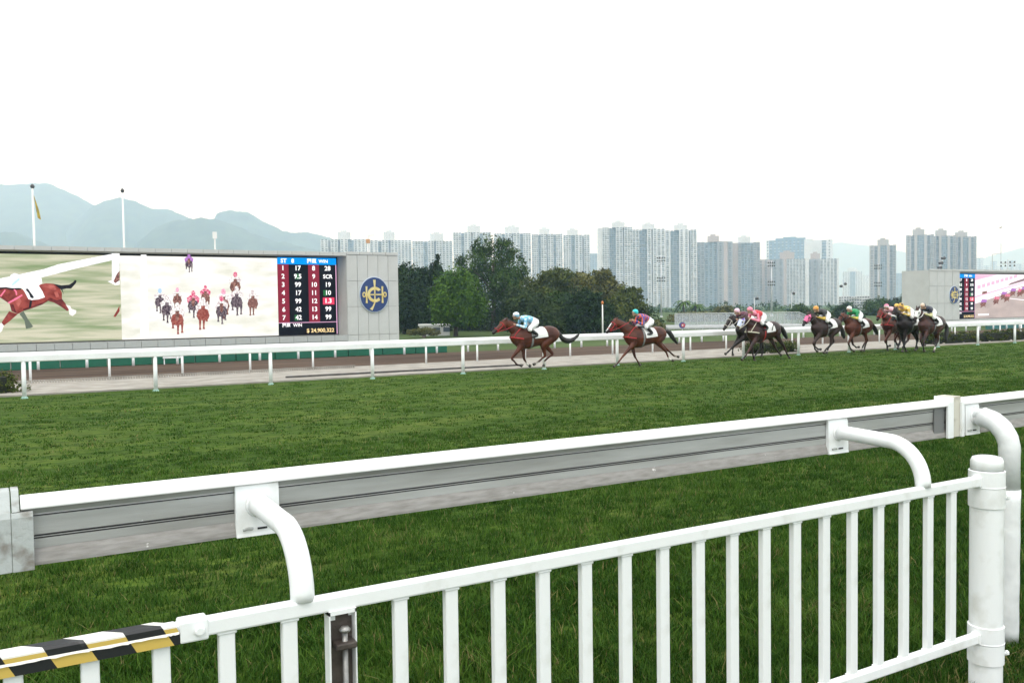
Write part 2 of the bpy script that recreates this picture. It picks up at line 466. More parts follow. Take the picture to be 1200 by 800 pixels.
for x, z, s in ((0.803, 1.512, 0.011), (0.858, 1.514, 0.006)):
    ck = MB(); ck.box(x - s, x + s, FY + 0.0015, FY + 0.0045, z - s * 0.8, z + s * 0.6); ck.build('paint_flake', M_white, lp)
# left panel with hazard tape
lpan = fence_panel(-1.35, 0.402, [0.364 - 0.160 * k for k in range(10)], 'white metal bar fence panel with black and yellow hazard tape on its top rail')
tw = RH + 0.005
x = 0.392; k = 0
while x > -1.3:
    w_ = 0.086 if k else 0.030
    sk = 0.045
    ft, fb = (M_tw, M_tk) if k % 2 == 0 else (M_tk, M_ty)
    # top and upper front colour
    b = MB()
    yf, yb = FY - RD - 0.004, FY + RD + 0.004
    zt, zm, zb = TOPZ + tw, TOPZ + 0.004, TOPZ - tw
    A = lambda xx, y, z, o: (xx + o, y, z)
    b.loft([[A(q, yb, zt - 0.004, -sk), A(q, yb - .006, zt, -sk * .9), A(q, yf + .006, zt, 0), A(q, yf, zt - 0.006, .004), A(q, yf, zm, .012)] for q in (x - w_, x)], closed=False)
    b.build('hazard_tape', (ft if ft is M_tk else M_tw), lpan, smooth=False)
    if ft is M_tw:                                    # yellow lower half of the pale stripe
        b = MB(); b.loft([[A(q, yf - 0.001, zt - 0.010, .006), A(q, yf - 0.001, zm, .012)] for q in (x - w_, x)], closed=False); b.build('hazard_tape', M_ty, lpan)
    b = MB(); b.loft([[A(q, yf, zm - 0.001, .014), A(q, yf, zb, .03)] for q in (x - w_, x)], closed=False); b.build('hazard_tape', fb, lpan)
    # ragged curled edge of the tape
    b = MB(); q0 = x - w_; up, lo = [], []
    for j in range(7):
        q = q0 + w_ * j / 6 + 0.012
        up.append((q, yf - 0.0015, zm + 0.0015)); lo.append((q, yf - 0.004, zm - 0.003 - 0.003 * rnd.random()))
    b.loft([up, lo], closed=False); b.build('tape_edge', M_tw, lpan)
    x -= w_; k += 1
# round hinge post
PX, PR = 3.842, 0.069
post = empty('fence_post', (PX, FY, 0.6), 'thick round white post with a capped top at the fence end', 'post')
b = MB(); b.tube([(PX, FY, 0.55), (PX, FY, 1.60)], PR, 56); b.build('shaft', M_white, post, smooth=False).data.polygons.foreach_set('use_smooth', [False] * 58)
b = MB(); b.tube([(PX, FY, 1.598), (PX, FY, 1.640), (PX, FY, 1.655), (PX, FY, 1.660)], [PR - 0.002, PR - 0.002, PR - 0.009, PR - 0.026], 32); b.build('cap', M_white, post, smooth=True)
for z0, z1 in ((1.435, 1.600), (0.735, 0.905)):
    b = MB(); b.tube([(PX, FY, z0), (PX, FY, z0 + 0.002), (PX, FY, z1 - 0.003), (PX, FY, z1)], [PR + 0.002, PR + 0.006, PR + 0.006, PR + 0.002], 56); co = b.build('collar', M_white, post)
    zz = z0 + (0.035 if z0 > 1 else 0.03)
    b = MB(); b.tube([(PX + 0.068, FY - 0.03, zz), (PX + 0.094, FY - 0.038, zz)], 0.006, 8)
    b.tube([(PX + 0.090, FY - 0.037, zz), (PX + 0.102, FY - 0.040, zz)], 0.012, 6); b.build('collar_bolt', M_white, co)
    b = MB(); b.tube([(PX, FY, (z0 + z1) / 2 + .008), (PX, FY, (z0 + z1) / 2 + .011)], PR + 0.008, 32); b.build('clamp_seam', M_white, co, smooth=True)
b = MB(); b.box(PX + 0.066, PX + 0.088, FY - 0.02, FY + 0.02, 0.80, 0.875); b.build('hinge_plate', M_white, post, bevel=0.003)
for z in (TOPZ, BOTZ):
    b = MB(); b.box(3.757, 3.80, FY - 0.022, FY + 0.022, z - 0.024, z + 0.024); b.build('hinge_lug', M_white, post, bevel=0.006)

# ---- running rail: white cap on a grey aluminium section, three sections
RY = 2.78
prof_alu = [(RY - 0.010, 1.818), (RY + 0.004, 1.800), (RY + 0.002, 1.7965), (RY + 0.006, 1.7955), (RY + 0.006, 1.7935), (RY + 0.001, 1.7925), (RY + 0.003, 1.742), (RY + 0.009, 1.740), (RY + 0.009, 1.737), (RY + 0.003, 1.736),
            (RY + 0.003, 1.734), (RY + 0.009, 1.733), (RY + 0.009, 1.7305), (RY + 0.003, 1.7295), (RY + 0.004, 1.704), (RY + 0.07, 1.704), (RY + 0.07, 1.818)]
prof_lip = [(RY + 0.004, 1.7035), (RY - 0.004, 1.690), (RY - 0.012, 1.668), (RY - 0.012, 1.660), (RY + 0.07, 1.660), (RY + 0.07, 1.7035)]
prof_cap = [(RY - 0.022, 1.818), (RY - 0.024, 1.822), (RY - 0.022, 1.830), (RY - 0.013, 1.841), (RY + 0.004, 1.848), (RY + 0.026, 1.851), (RY + 0.050, 1.847), (RY + 0.070, 1.836), (RY + 0.082, 1.8185), (RY + 0.070, 1.8185)]
def rail_section(x0, x1, label):
    root = empty('running_rail', ((x0 + x1) / 2, RY, 1.66), label, 'rail', 'near running rail sections')
    b = MB(); b.prism_x(prof_alu, x0, x1); b.build('rail_section', M_alu, root)
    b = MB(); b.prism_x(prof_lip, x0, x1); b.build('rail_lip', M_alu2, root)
    b = MB(); b.prism_x(prof_cap, x0, x1); o = b.build('rail_cap', M_pvc, root, bevel=0.003)
    for z in (1.7945, 1.7383, 1.7318):                # black strips laid along the three grooves
        b = MB(); b.box(x0 + 0.02, x1 - 0.02, RY + 0.0035, RY + 0.007, z - 0.0014, z + 0.0014); b.build('groove', M_black, root)
    return root
def plate(root, x, w=0.067):
    b = MB(); b.prism_x([(RY - 0.010, 1.815), (RY - 0.014, 1.80), (RY - 0.018, 1.668), (RY - 0.021, 1.657), (RY + 0.004, 1.657), (RY + 0.0, 1.815)], x - w, x + w); o = b.build('mounting_plate', M_white, root, bevel=0.002)
    b = MB(); b.box(x - 0.003, x + 0.026, RY - 0.0205, RY - 0.016, 1.677, 1.683); b.build('slot', M_black, o)
    b = MB(); b.tube([(x - 0.048, RY - 0.019, 1.680), (x - 0.03, RY - 0.021, 1.683), (x - 0.018, RY - 0.019, 1.681)], 0.005, 6); b.build('clip', M_oldplate, o)
    return o
def gooseneck(root, x, yend, zend, r, M, name='support_arm', padded=False):
    z0 = 1.752; rb = 0.168 if not padded else 0.15
    path = [(x, RY - 0.012, z0), (x, RY - 0.06, z0 + 0.003), (x, yend + rb + 0.02, z0 - 0.004)]
    path += [(x, yend + rb - rb * math.sin(math.radians(a)), z0 - 0.004 - rb + rb * math.cos(math.radians(a))) for a in range(8, 91, 7)]
    if padded: path += [(x, yend, z0 - rb - 0.05)]
    path += [(x, yend, zend)]
    path = [p for i, p in enumerate(path) if i == 0 or (Vector(p) - Vector(path[i - 1])).length > 0.004]
    b = MB(); b.tube(path, r, 18, side=(1, 0, 0)); o = b.build(name, M, root, smooth=True)
    b = MB(); b.tube([(x, RY - 0.022, z0), (x, RY - 0.014, z0)], [r * 1.02, r * 1.25], 18, side=(1, 0, 0)); b.build('weld_collar', M_white, o, smooth=True)
    return o
secA = rail_section(0.084, 4.245, 'long grey running rail with white cap held by two bent arms on the fence')
for x, ye, ze in ((0.725, FY, TOPZ + RH - 0.004), (3.392, FY, TOPZ + RH - 0.004)):
    plate(secA, x); gooseneck(secA, x, ye + 0.004, ze, 0.032, M_white)
# its end plate
b = MB(); b.box(4.247, 4.256, RY - 0.024, RY + 0.083, 1.655, 1.862); b.build('end_plate', M_white, secA, bevel=0.002)
b = MB(); b.box(4.205, 4.2465, RY - 0.026, RY - 0.013, 1.655, 1.84); b.build('end_flange', M_white, secA, bevel=0.002)
b = MB(); b.box(4.12, 4.2, RY - 0.006, RY - 0.0005, 1.665, 1.81); b.build('dark_insert', mat('dark_grey_insert', (0.16, 0.165, 0.165), 0.6), secA)  # flat dark grey sheet over the rail face near its end
secB = rail_section(4.335, 9.0, 'grey running rail with white cap carried by a padded bent post')
b = MB(); b.box(4.275, 4.333, RY - 0.012, RY + 0.083, 1.655, 1.863); b.build('end_plate', M_beige, secB, bevel=0.003)
b = MB(); b.box(4.322, 4.345, RY - 0.026, RY - 0.0125, 1.655, 1.835); b.build('end_flange', M_white, secB, bevel=0.002)
plate(secB, 4.43, 0.06)
ga = gooseneck(secB, 4.455, 2.585, 0.58, 0.040, M_white, padded=True)
z0 = 1.752
pp = [(4.455, RY - 0.045, z0 + 0.002)] + [(4.455, 2.585 + .15 - .15 * math.sin(math.radians(a)), z0 - .004 - .15 + .15 * math.cos(math.radians(a))) for a in range(6, 91, 7)] + [(4.455, 2.585, z0 - .19), (4.455, 2.585, 1.40)]
b = MB(); b.tube(pp, [0.0505 + 0.0010 * math.sin(k * 2.1) for k in range(len(pp))], 24, side=(1, 0, 0)); b.build('padding', M_vinyl, ga, smooth=True)
b = MB(); q = [(4.455, 2.585, 1.398 - 0.06 * k) for k in range(14)]; b.tube(q, [0.0525 - 0.0003 * k + 0.0010 * math.sin(k * 1.7 + 1) for k in range(14)], 24, side=(1, 0, 0)); b.build('padding', M_vinyl, ga, smooth=True)
b = MB(); b.box(4.505, 4.512, 2.58, 2.592, 0.64, 1.38); b.build('padding_seam', M_steel, ga)
b = MB(); b.box(9.0, 9.05, RY - 0.02, RY + 0.08, 1.655, 1.862); b.build('end_plate', M_white, secB)
b = MB(); b.tube([(7.6, RY - 0.02, 1.74), (7.6, RY - .13, 1.75), (7.6, 2.6, 1.68), (7.6, 2.585, 1.55), (7.6, 2.585, 0.58)], 0.034, 14, side=(1, 0, 0)); b.build('support_arm', M_white, secB, smooth=True)
secC = rail_section(-4.5, -0.075, 'short visible end of a grey running rail beyond the grimy joint plate')
b = MB(); b.prism_x([(RY - 0.030, 1.652), (RY - 0.034, 1.80), (RY - 0.026, 1.815), (RY + 0.02, 1.866), (RY + 0.085, 1.866), (RY + 0.085, 1.652)], -0.07, 0.060); b.build('joint_plate', M_oldplate, secC, bevel=0.003)
b = MB(); b.prism_x([(RY - 0.030, 1.652), (RY - 0.034, 1.80), (RY - 0.029, 1.813), (RY - 0.0145, 1.813), (RY - 0.0145, 1.652)], 0.0605, 0.113); b.build('joint_flange', M_oldplate, secC, bevel=0.002)
b = MB(); b.prism_x([(RY - 0.026, 1.8152), (RY + 0.02, 1.8665), (RY + 0.083, 1.8665), (RY + 0.06, 1.8152)], 0.0625, 0.081); b.build('joint_cap', M_oldplate, secC)
b = MB(); b.tube([(-3.2, RY - 0.02, 1.74), (-3.2, RY - .13, 1.75), (-3.2, 2.6, 1.68), (-3.2, 2.585, 1.55), (-3.2, 2.585, 0.58)], 0.034, 14, side=(1, 0, 0)); b.build('support_arm', M_white, secC, smooth=True)
# ------------------------------------------------------------------ far running rails
M_rail = mat('white_rail_plastic', (0.86, 0.87, 0.87), 0.45, col2=(0.72, 0.73, 0.72), scale=1.5, ramp=(0.25, 0.55))
M_railpost = mat('white_post_paint', (0.80, 0.82, 0.82), 0.5, col2=(0.62, 0.63, 0.6), scale=9, ramp=(0.25, 0.45))
M_foot = mat('pale_green_foot', (0.30, 0.50, 0.42), 0.7, var=0.3, scale=20)
def far_rail(Y, z0, zlo, zhi, dep, x0, x1, px0, pitch, pw, label, foot=False, over=0.25):
    root = empty('running_rail', (px0, Y, z0), label, 'rail', 'far running rails')
    b = MB(); d = dep
    b.prism_x([(Y - d, zlo + 0.02), (Y - d, zhi - 0.05), (Y - d * 0.6, zhi - 0.01), (Y, zhi), (Y + d * 0.6, zhi - 0.01), (Y + d, zhi - 0.05), (Y + d, zlo + 0.02), (Y + d * 0.7, zlo), (Y - d * 0.7, zlo)], x0, x1)
    b.build('top_rail', M_rail, root)
    first = None; k = math.ceil((x0 + 0.3 - px0) / pitch)
    while px0 + k * pitch < x1:
        x = px0 + k * pitch; k += 1
        if first is None:
            b = MB(); b.tube([(0, 0, -0.05), (0, 0, zlo + 0.01 - z0)], pw, 10)
            first = b.build('post', M_railpost, None, smooth=True); first.parent = root; first.location = (x - px0, 0, 0)
            if foot:
                b = MB(); b.tube([(0, 0, 0.0), (0, 0, 0.05)], [0.10, 0.07], 10); ff = b.build('foot', M_foot, None); ff.parent = root; ff.location = (x - px0, 0, 0)
        else:
            inst(first, (x - px0, 0, 0), root)
            if foot: inst(ff, (x - px0, 0, 0), root)
    return root
far_rail(28.3, 0.0, 1.02, 1.24, 0.06, -12, 82, 1.05, 3.44, 0.058, 'tall white running rail standing on the far edge of the turf', True)
far_rail(34.3, 0.03, 0.90, 1.06, 0.05, -14, 100, 1.47, 2.455, 0.042, 'slim white rail between the concrete path and the dirt track')
far_rail(54.0, -0.67, 0.06, 0.27, 0.07, -20, 150, 2.70, 2.36, 0.075, 'white rail along the inner side of the dirt track')
# low notched edging beside the path
b = MB()
for k in range(140):
    x = 1.0 + k * 0.085; b.box(x, x + 0.045, 33.9, 33.96, 0.0, 0.12)
b.box(1.0, 12.9, 33.91, 33.95, 0.11, 0.135)
tag(b.build('edging', M_conc), 'low white notched plastic edging at the foot of the slim rail', 'edging', kind='stuff')
b = MB(); b.box(9.0, 18.5, 30.2, 30.32, 0.0, 0.10); b.box(9.2, 18.3, 30.16, 30.2, 0.0, 0.05)
tag(b.build('drain_cover', mat('drain_dark', (0.10, 0.095, 0.09), 0.8, var=0.4, scale=6)), 'dark drain grating along the concrete path', 'drain')
# green padded barrier panels behind the inner rail
M_green = mat('green_barrier', (0.006, 0.150, 0.085), 0.6, col2=(0.005, 0.105, 0.06), scale=1.2, ramp=(0.3, 0.7))
M_teal = mat('teal_barrier', (0.035, 0.19, 0.19), 0.6, col2=(0.025, 0.13, 0.13), scale=1.2, ramp=(0.3, 0.7))
b = MB(); b.box(0.02, 2.33, 0, 0.25, 0.0, 0.62); b.box(0.03, 2.32, -0.012, 0.26, 0.02, 0.58)
pan0 = None
for k in range(15):
    x = -8.0 + 2.36 * k
    o = b.build('barrier_panel', M_green, None, bevel=0.02) if pan0 is None else inst(pan0, (0, 0, 0))
    pan0 = pan0 or o
    o.location = (x, 54.6, -0.66 + 0.015 * rnd.random())
    tag(o, 'dark green padded barrier panel under the big screen with the emblem disc', 'barrier', 'green barrier panels')
p2_ = None
for k in range(15):
    o = b.build('barrier_panel', M_teal, None, bevel=0.02) if p2_ is None else inst(p2_, (0, 0, 0))
    p2_ = p2_ or o
    o.location = (90 + 2.36 * k, 54.6, -0.60); o.scale = (1, 1, 1.35)
    tag(o, 'teal barrier panel below the smaller distant screen wall', 'barrier', 'teal barrier panels')
b = MB(); b.box(9.0, 10.1, 54.0, 54.12, -0.30, 0.0); b.box(9.05, 9.1, 54.05, 54.1, -0.66, -0.3); b.box(9.98, 10.03, 54.05, 54.1, -0.66, -0.3)
tag(b.build('notice_board', M_rail), 'small white blank board in front of the green barrier', 'board')

# ------------------------------------------------------------------ screen walls
M_panel = mat('pale_cladding', (0.54, 0.55, 0.535), 0.8, col2=(0.49, 0.50, 0.485), scale=0.9, ramp=(0.35, 0.65), bump=0.05, bscale=30)
M_panel_b = mat('grey_lower_cladding', (0.46, 0.47, 0.465), 0.8, col2=(0.40, 0.41, 0.405), scale=0.7, ramp=(0.35, 0.65))
M_joint = mat('cladding_joint', (0.34, 0.34, 0.33), 0.9)
M_blue = mat('emblem_blue', (0.010, 0.040, 0.155), 0.35)
M_gold = mat('emblem_gold', (0.62, 0.45, 0.09), 0.4, col2=(0.72, 0.62, 0.30), scale=1.3, ramp=(0.4, 0.7))
M_rim = mat('emblem_rim', (0.55, 0.62, 0.70), 0.4)
def panel_grid(root, xs, zs, Y, M, thick=0.12, gap=0.025, name='panel'):
    """cladding panels, each its own piece, joints recessed"""
    cache = {}
    for i in range(len(xs) - 1):
        for j in range(len(zs) - 1):
            w, h = round(xs[i + 1] - xs[i], 3), round(zs[j + 1] - zs[j], 3)
            y = Y + rnd.uniform(-0.006, 0.006)
            L = (xs[i] - root.location.x, y - root.location.y, zs[j] - root.location.z)
            if (w, h) not in cache:
                b = MB(); b.box(gap / 2, w - gap / 2, 0, thick, gap / 2, h - gap / 2)
                o = b.build(name, M); o.parent = root; o.location = L; cache[(w, h)] = o
            else: inst(cache[(w, h)], L, root)
def frange(a, b, n): return [a + (b - a) * k / n for k in range(n + 1)]
def text(parent, s, x, z, Y, size, M, align='CENTER', bold=0.0, name='lettering', sx=1.0):
    cu = bpy.data.curves.new(name, 'FONT'); cu.body = s; cu.size = size; cu.align_x = align; cu.align_y = 'CENTER'
    cu.offset = bold; cu.resolution_u = 3
    t = bpy.data.objects.new(name, cu); COL.objects.link(t)
    dg = bpy.context.evaluated_depsgraph_get()
    me = bpy.data.meshes.new_from_object(t.evaluated_get(dg))
    bpy.data.objects.remove(t); bpy.data.curves.remove(cu)
    me.materials.clear(); me.materials.append(M)
    o = bpy.data.objects.new(name, me); COL.objects.link(o)
    o.rotation_euler = (math.radians(90), 0, 0); o.scale = (sx, 1, 1)
    o.parent = parent
    o.location = Vector((x, Y, z)) - world_loc(parent)
    return o
def flat(parent, pts, Y, M, name, th=0.006):
    """a flat shape on a plane of constant Y, given in (x, z)"""
    b = MB(); b.add([(x, Y, z) for x, z in pts], [tuple(range(len(pts)))])
    o = b.build(name, M, parent, fix=False)
    return o
def disc_pts(cx, cz, rx, rz, n=12, a0=0, a1=360): return [(cx + rx * math.cos(math.radians(a0 + (a1 - a0) * k / n)), cz + rz * math.sin(math.radians(a0 + (a1 - a0) * k / n))) for k in range(n)]
def emblem(root, cx, cz, rx, rz, Y):
    b = MB(); b.prism_y(disc_pts(cx, cz, rx + 0.05, rz + 0.05, 48), Y - 0.10, Y + 0.02); e = b.build('emblem', M_rim, root)
    b = MB(); b.prism_y(disc_pts(cx, cz, rx, rz, 48), Y - 0.13, Y - 0.101); b.build('emblem_disc', M_blue, e)
    S = lambda u, v: (cx + u * rx, cz + v * rz)
    ya, yb = Y - 0.17, Y - 0.131
    def bar(pts, nm='emblem_stroke'):
        b = MB(); b.prism_y([S(*p) for p in pts], ya, yb); b.build(nm, M_gold, e)
    ring = [(0.02 + 0.53 * math.cos(math.radians(a)), 0.0 + 0.45 * math.sin(math.radians(a))) for a in range(38, 323, 12)]
    ring += [(0.02 + 0.35 * math.cos(math.radians(a)), 0.0 + 0.28 * math.sin(math.radians(a))) for a in range(322, 37, -12)]
    bar(ring, 'emblem_letter')
    for u in (-0.57, 0.56): bar([(u - .065, -.49), (u + .065, -.49), (u + .05, -.30), (u + .05, .30), (u + .065, .48), (u - .065, .48), (u - .05, .30), (u - .05, -.30)], 'emblem_letter')
    ya, yb = Y - 0.165, Y - 0.132
    bar([(-.60, -.035), (.60, -.035), (.60, .035), (-.60, .035)])
    bar([(-.02, -.45), (.05, -.45), (.06, .45), (.09, .86), (-.09, .86), (-.03, .45)])
    ya, yb = Y - 0.16, Y - 0.133
    bar([(.05, -.46), (-.02, -.62), (-.17, -.92), (-.36, -.84), (-.16, -.68), (-.04, -.45)])
    for u in (-0.74, 0.74):
        bar(disc_pts(u, 0, .13, .16, 16) + [(u + .13, .0)] + [(u + .06 * math.cos(math.radians(-a)), .09 * math.sin(math.radians(-a))) for a in range(0, 361, 24)])
    return e

WY, SY = 62.0, 63.9
G_dark = glow('board_black', (0.008, 0.009, 0.014))
G_red = glow('board_red', (0.25, 0.022, 0.045))
G_blue = glow('board_blue', (0.0, 0.30, 0.88))
G_white = glow('board_white', (1.15, 1.15, 1.15))
G_gold = glow('board_gold', (1.15, 0.86, 0.42))
G_pink = glow('board_pink', (0.75, 0.42, 0.62))
G_hot = glow('board_hot', (0.78, 0.05, 0.12))
G_grn = glow('board_green', (0.02, 0.17, 0.05))
def odds_board(scr, X, Z, W, H, Y, bold=0.012):
    """race tote board: header, two red number columns, odds, pool total"""
    P = lambda u, v: (X + u * W, Z + v * H)
    def rect(u0, v0, u1, v1, M, nm='board_field', dy=0.0): flat(scr, [P(u0, v0), P(u1, v0), P(u1, v1), P(u0, v1)], Y - dy, M, nm)
    rect(0, 0, 1, 1, G_dark, dy=0.01)
    rect(0, 0.912, 1, 1.0, G_blue, dy=0.03)
    rect(0.0, 0.165, 0.185, 0.912, G_red, dy=0.03); rect(0.515, 0.165, 0.70, 0.912, G_red, dy=0.03)
    rect(0, 0.155, 1, 0.164, G_pink, dy=0.04)
    rect(0.985, 0.0, 1.0, 0.912, G_pink, dy=0.035)
    h = H * 0.083
    left = [('1', '17'), ('2', '9.5'), ('3', '99'), ('4', '17'), ('5', '99'), ('6', '42'), ('7', '42')]
    right = [('8', '28'), ('9', 'SCR'), ('10', '19'), ('11', '10'), ('12', '1.3'), ('13', '99'), ('14', '99')]
    for r in range(7):
        v = 0.862 - r * 0.1065
        for u, s in ((0.09, left[r][0]), (0.335, left[r][1]), (0.605, right[r][0]), (0.845, right[r][1])):
            if s == '1.3': rect(0.755, v - 0.046, 0.955, v + 0.046, G_hot, dy=0.04)
            if s in ('9.5',): rect(0.30, v - 0.036, 0.37, v + 0.036, G_grn, dy=0.04)
            if s == '10' and u > 0.8: rect(0.765, v - 0.036, 0.84, v + 0.036, G_grn, dy=0.04)
            if s == '42' and r == 6: rect(0.27, v - 0.036, 0.33, v + 0.036, G_grn, dy=0.04)
            text(scr, s, *P(u, v), Y - 0.06, h * (0.86 if s == 'SCR' else 1.0), G_white, bold=bold)
    text(scr, 'ST', *P(0.105, 0.955), Y - 0.06, h * 0.88, G_white, bold=bold)
    text(scr, '8', *P(0.255, 0.955), Y - 0.06, h * 0.88, G_white, bold=bold)
    text(scr, '\u7368\u8d0f', *P(0.575, 0.955), Y - 0.06, h * 0.78, G_white, bold=bold * 0.5)
    text(scr, 'WIN', *P(0.775, 0.955), Y - 0.06, h * 0.72, G_white, bold=bold * 0.6)
    text(scr, '\u7368\u8d0f', *P(0.125, 0.125), Y - 0.06, h * 0.66, G_white, bold=bold * 0.5)
    text(scr, 'WIN', *P(0.315, 0.125), Y - 0.06, h * 0.68, G_white, bold=bold * 0.6)
    text(scr, '$ 24,900,322', *P(0.94, 0.05), Y - 0.06, h * 0.86, G_gold, align='RIGHT', bold=bold * 0.6)

w1 = empty('screen_wall', (10, WY + 1.5, -1.0), 'long pale clad screen wall with blue emblem and race horse close-up', 'screen wall')
XL, XR = -12.0, 27.1
b = MB(); b.box(XL, XR, SY + 0.15, WY + 3.6, -1.1, 6.40); b.box(23.08, XR, WY + 0.13, SY + 0.149, -1.1, 6.40); b.box(XL, 23.079, WY + 0.13, SY + 0.149, 6.24, 6.40); b.box(XL, 23.079, WY + 0.13, SY + 0.149, -1.1, 0.47)
b.build('wall_core', M_joint, w1)
nx = int(round(23.07 - XL))
panel_grid(w1, frange(XL, 23.07, nx), [6.22, 6.50], WY, M_panel, name='coping_panel')
panel_grid(w1, frange(23.07, XR, 4), [6.32, 6.55], WY - 0.03, M_panel, name='coping_panel')
panel_grid(w1, frange(XL, 23.07, nx), [-0.55, 0.08, 0.52], WY, M_panel_b, name='base_panel')
panel_grid(w1, frange(23.07, XR, 5), [-1.0, 0.50, 2.55, 4.43, 6.31], WY, M_panel)
b = MB(); b.box(23.06, 23.075, WY + 0.02, SY + 0.1, 0.47, 6.24); b.build('side_panel', M_panel, w1)
b = MB(); b.box(XR - 0.13, XR + 0.012, WY + 0.12, WY + 3.62, -1.05, 6.42); b.build('side_panel', M_panel, w1)
emblem(w1, 25.13, 3.42, 1.10, 1.26, WY)
screen = MB(); screen.box(XL, 23.04, SY, SY + 0.12, 0.54, 6.22); screen = screen.build('screen', mat('screen_housing', (0.01, 0.01, 0.012), 0.5), w1)
S = lambda px, py: (lambda p: (p.x, p.z))(at_y(px, py, SY))
xa, xb, xc = S(141.5, 345)[0], S(325.5, 345)[0], S(394.5, 345)[0]
zt, zb = 6.09, 0.56
G_p1 = glow('picture_turf_blur', (0.62, 0.60, 0.45), 1.0, (0.25, 0.33, 0.17), stretch=(0.16, 1, 2.2), scale=1.7, ramp=(0.32, 0.62))
G_p2 = glow('picture_turf_bright', (0.96, 0.94, 0.88), 1.0, (0.70, 0.70, 0.59), stretch=(0.5, 1, 1.4), scale=1.0, ramp=(0.28, 0.58))
flat(screen, [(XL, zb), (xa, zb), (xa, zt), (XL, zt)], SY - 0.012, G_p1, 'picture')
flat(screen, [(xa, zb), (xb, zb), (xb, zt), (xa, zt)], SY - 0.012, G_p2, 'picture')
odds_board(screen, xb, zb, xc - xb, zt - zb + 0.06, SY)
NOISY = dict(bay=((0.20, 0.035, 0.03), 2.2), bay_dark=((0.10, 0.02, 0.02), 3), brown=((0.42, 0.22, 0.18), 9), dark=((0.30, 0.24, 0.26), 11), chestnut=((0.45, 0.16, 0.12), 9), pale=((0.55, 0.42, 0.45), 10), white=((0.85, 0.86, 0.86), 2.5), red=((0.9, 0.55, 0.6), 11), rose=((0.75, 0.3, 0.4), 11))
# the close-up: a bay race horse galloping out of the picture, rail behind it
G = {k: (glow('picture_' + k, v, 1.0, NOISY[k][0], scale=NOISY[k][1], ramp=(0.36, 0.56)) if k in NOISY else glow('picture_' + k, v)) for k, v in dict(white=(1.1, 1.1, 1.1), bay=(0.36, 0.075, 0.06), bay_dark=(0.20, 0.04, 0.04), black=(0.02, 0.02, 0.025), pink=(1.0, 0.22, 0.36), sock=(0.95, 0.88, 0.84), shade=(0.14, 0.17, 0.13),
     silk=(0.55, 0.8, 0.95), pale=(0.95, 0.95, 0.9), brown=(0.16, 0.07, 0.06), dark=(0.055, 0.035, 0.05), chestnut=(0.26, 0.06, 0.05), purple=(0.45, 0.20, 0.55), red=(0.65, 0.05, 0.16), rose=(0.95, 0.5, 0.65), skyblue=(0.45, 0.65, 0.85)).items()}
Zm = lambda u, v: S(u * 110 / 978.0, 315 + v * 90 / 800.0)
def pic(pts, M, nm, lay, f=Zm): flat(screen, [f(*p) for p in pts], SY - 0.014 - 0.004 * lay, M, nm)
pic([(-900, 330), (-900, 250), (0, 100), (450, 5), (600, -45), (1190, -160), (1190, -95), (780, 0), (0, 205), (-600, 330)], G['white'], 'picture_rail', 1)
pic([(1165, -160), (1245, -160), (1245, 125), (1165, 125)], G['white'], 'picture_rail', 2)
pic([(1120, 130), (1245, 110), (1245, 165), (1200, 170)], G['white'], 'picture_jockey', 3)
pic([(1180, 130), (1220, 50), (1245, 20), (1245, 120), (1200, 150)], G['brown'], 'picture_horse', 4)
pic([(1245, 380), (1225, 420), (1190, 480), (1180, 500), (1205, 500), (1245, 440)], G['bay'], 'picture_horse', 4)
pic([(-330, 60), (-200, 90), (-60, 180), (50, 185), (130, 210), (230, 215), (410, 165), (480, 150), (560, 155), (620, 195), (645, 250), (645, 312), (690, 372), (722, 425), (700, 440), (630, 390), (560, 350), (490, 330), (440, 372), (330, 412), (240, 440), (185, 470), (120, 440), (100, 365), (20, 310), (-90, 240), (-200, 230), (-330, 300), (-380, 280), (-350, 120)], G['bay'], 'picture_horse', 5)
pic([(95, 440), (185, 470), (100, 545), (40, 590), (15, 560)], G['bay'], 'picture_horse', 6)
pic([(15, 560), (40, 590), (20, 650), (-25, 680), (-60, 670), (-20, 580)], G['sock'], 'picture_horse', 7)
pic([(200, 465), (245, 440), (290, 520), (345, 600), (320, 615), (270, 625), (255, 540)], G['shade'], 'picture_horse', 4)
pic([(490, 330), (560, 350), (630, 390), (700, 440), (690, 410), (600, 330), (520, 300)], G['bay_dark'], 'picture_horse', 6)
for pts_ in ([(330, 412), (440, 372), (490, 330), (520, 322), (450, 350), (340, 385), (240, 415), (240, 440)], [(100, 365), (120, 440), (185, 470), (160, 430), (140, 370)], [(590, 330), (645, 312), (690, 372), (660, 372), (610, 345)], [(-90, 240), (20, 310), (100, 365), (95, 335), (30, 280)]): pic(pts_, G['bay_dark'], 'picture_shading', 6.5)
for pts_ in ([(440, 175), (500, 163), (560, 172), (590, 210), (560, 225), (500, 200)], [(150, 300), (200, 290), (225, 340), (190, 400), (165, 360)], [(560, 240), (600, 235), (615, 290), (585, 300)]): pic(pts_, glow('picture_bay_sheen', (0.55, 0.16, 0.13), 1.0, (0.36, 0.075, 0.06), scale=3.0), 'picture_shading', 6.6)
pic([(685, 372), (730, 385), (745, 415), (795, 432), (790, 465), (755, 490), (722, 475), (715, 420)], G['sock'], 'picture_horse', 7)
pic([(555, 155), (640, 172), (720, 165), (760, 140), (780, 115), (798, 125), (790, 150), (740, 205), (690, 205), (650, 215), (665, 270), (640, 220)], G['black'], 'picture_horse', 7)
pic([(-120, 150), (0, 195), (100, 190), (215, 200), (225, 215), (130, 222), (60, 205), (0, 215)], G['black'], 'picture_mane', 6)
pic([(225, 195), (400, 170), (440, 230), (468, 295), (400, 318), (330, 325), (295, 315), (262, 250)], G['white'], 'picture_saddle_cloth', 8)
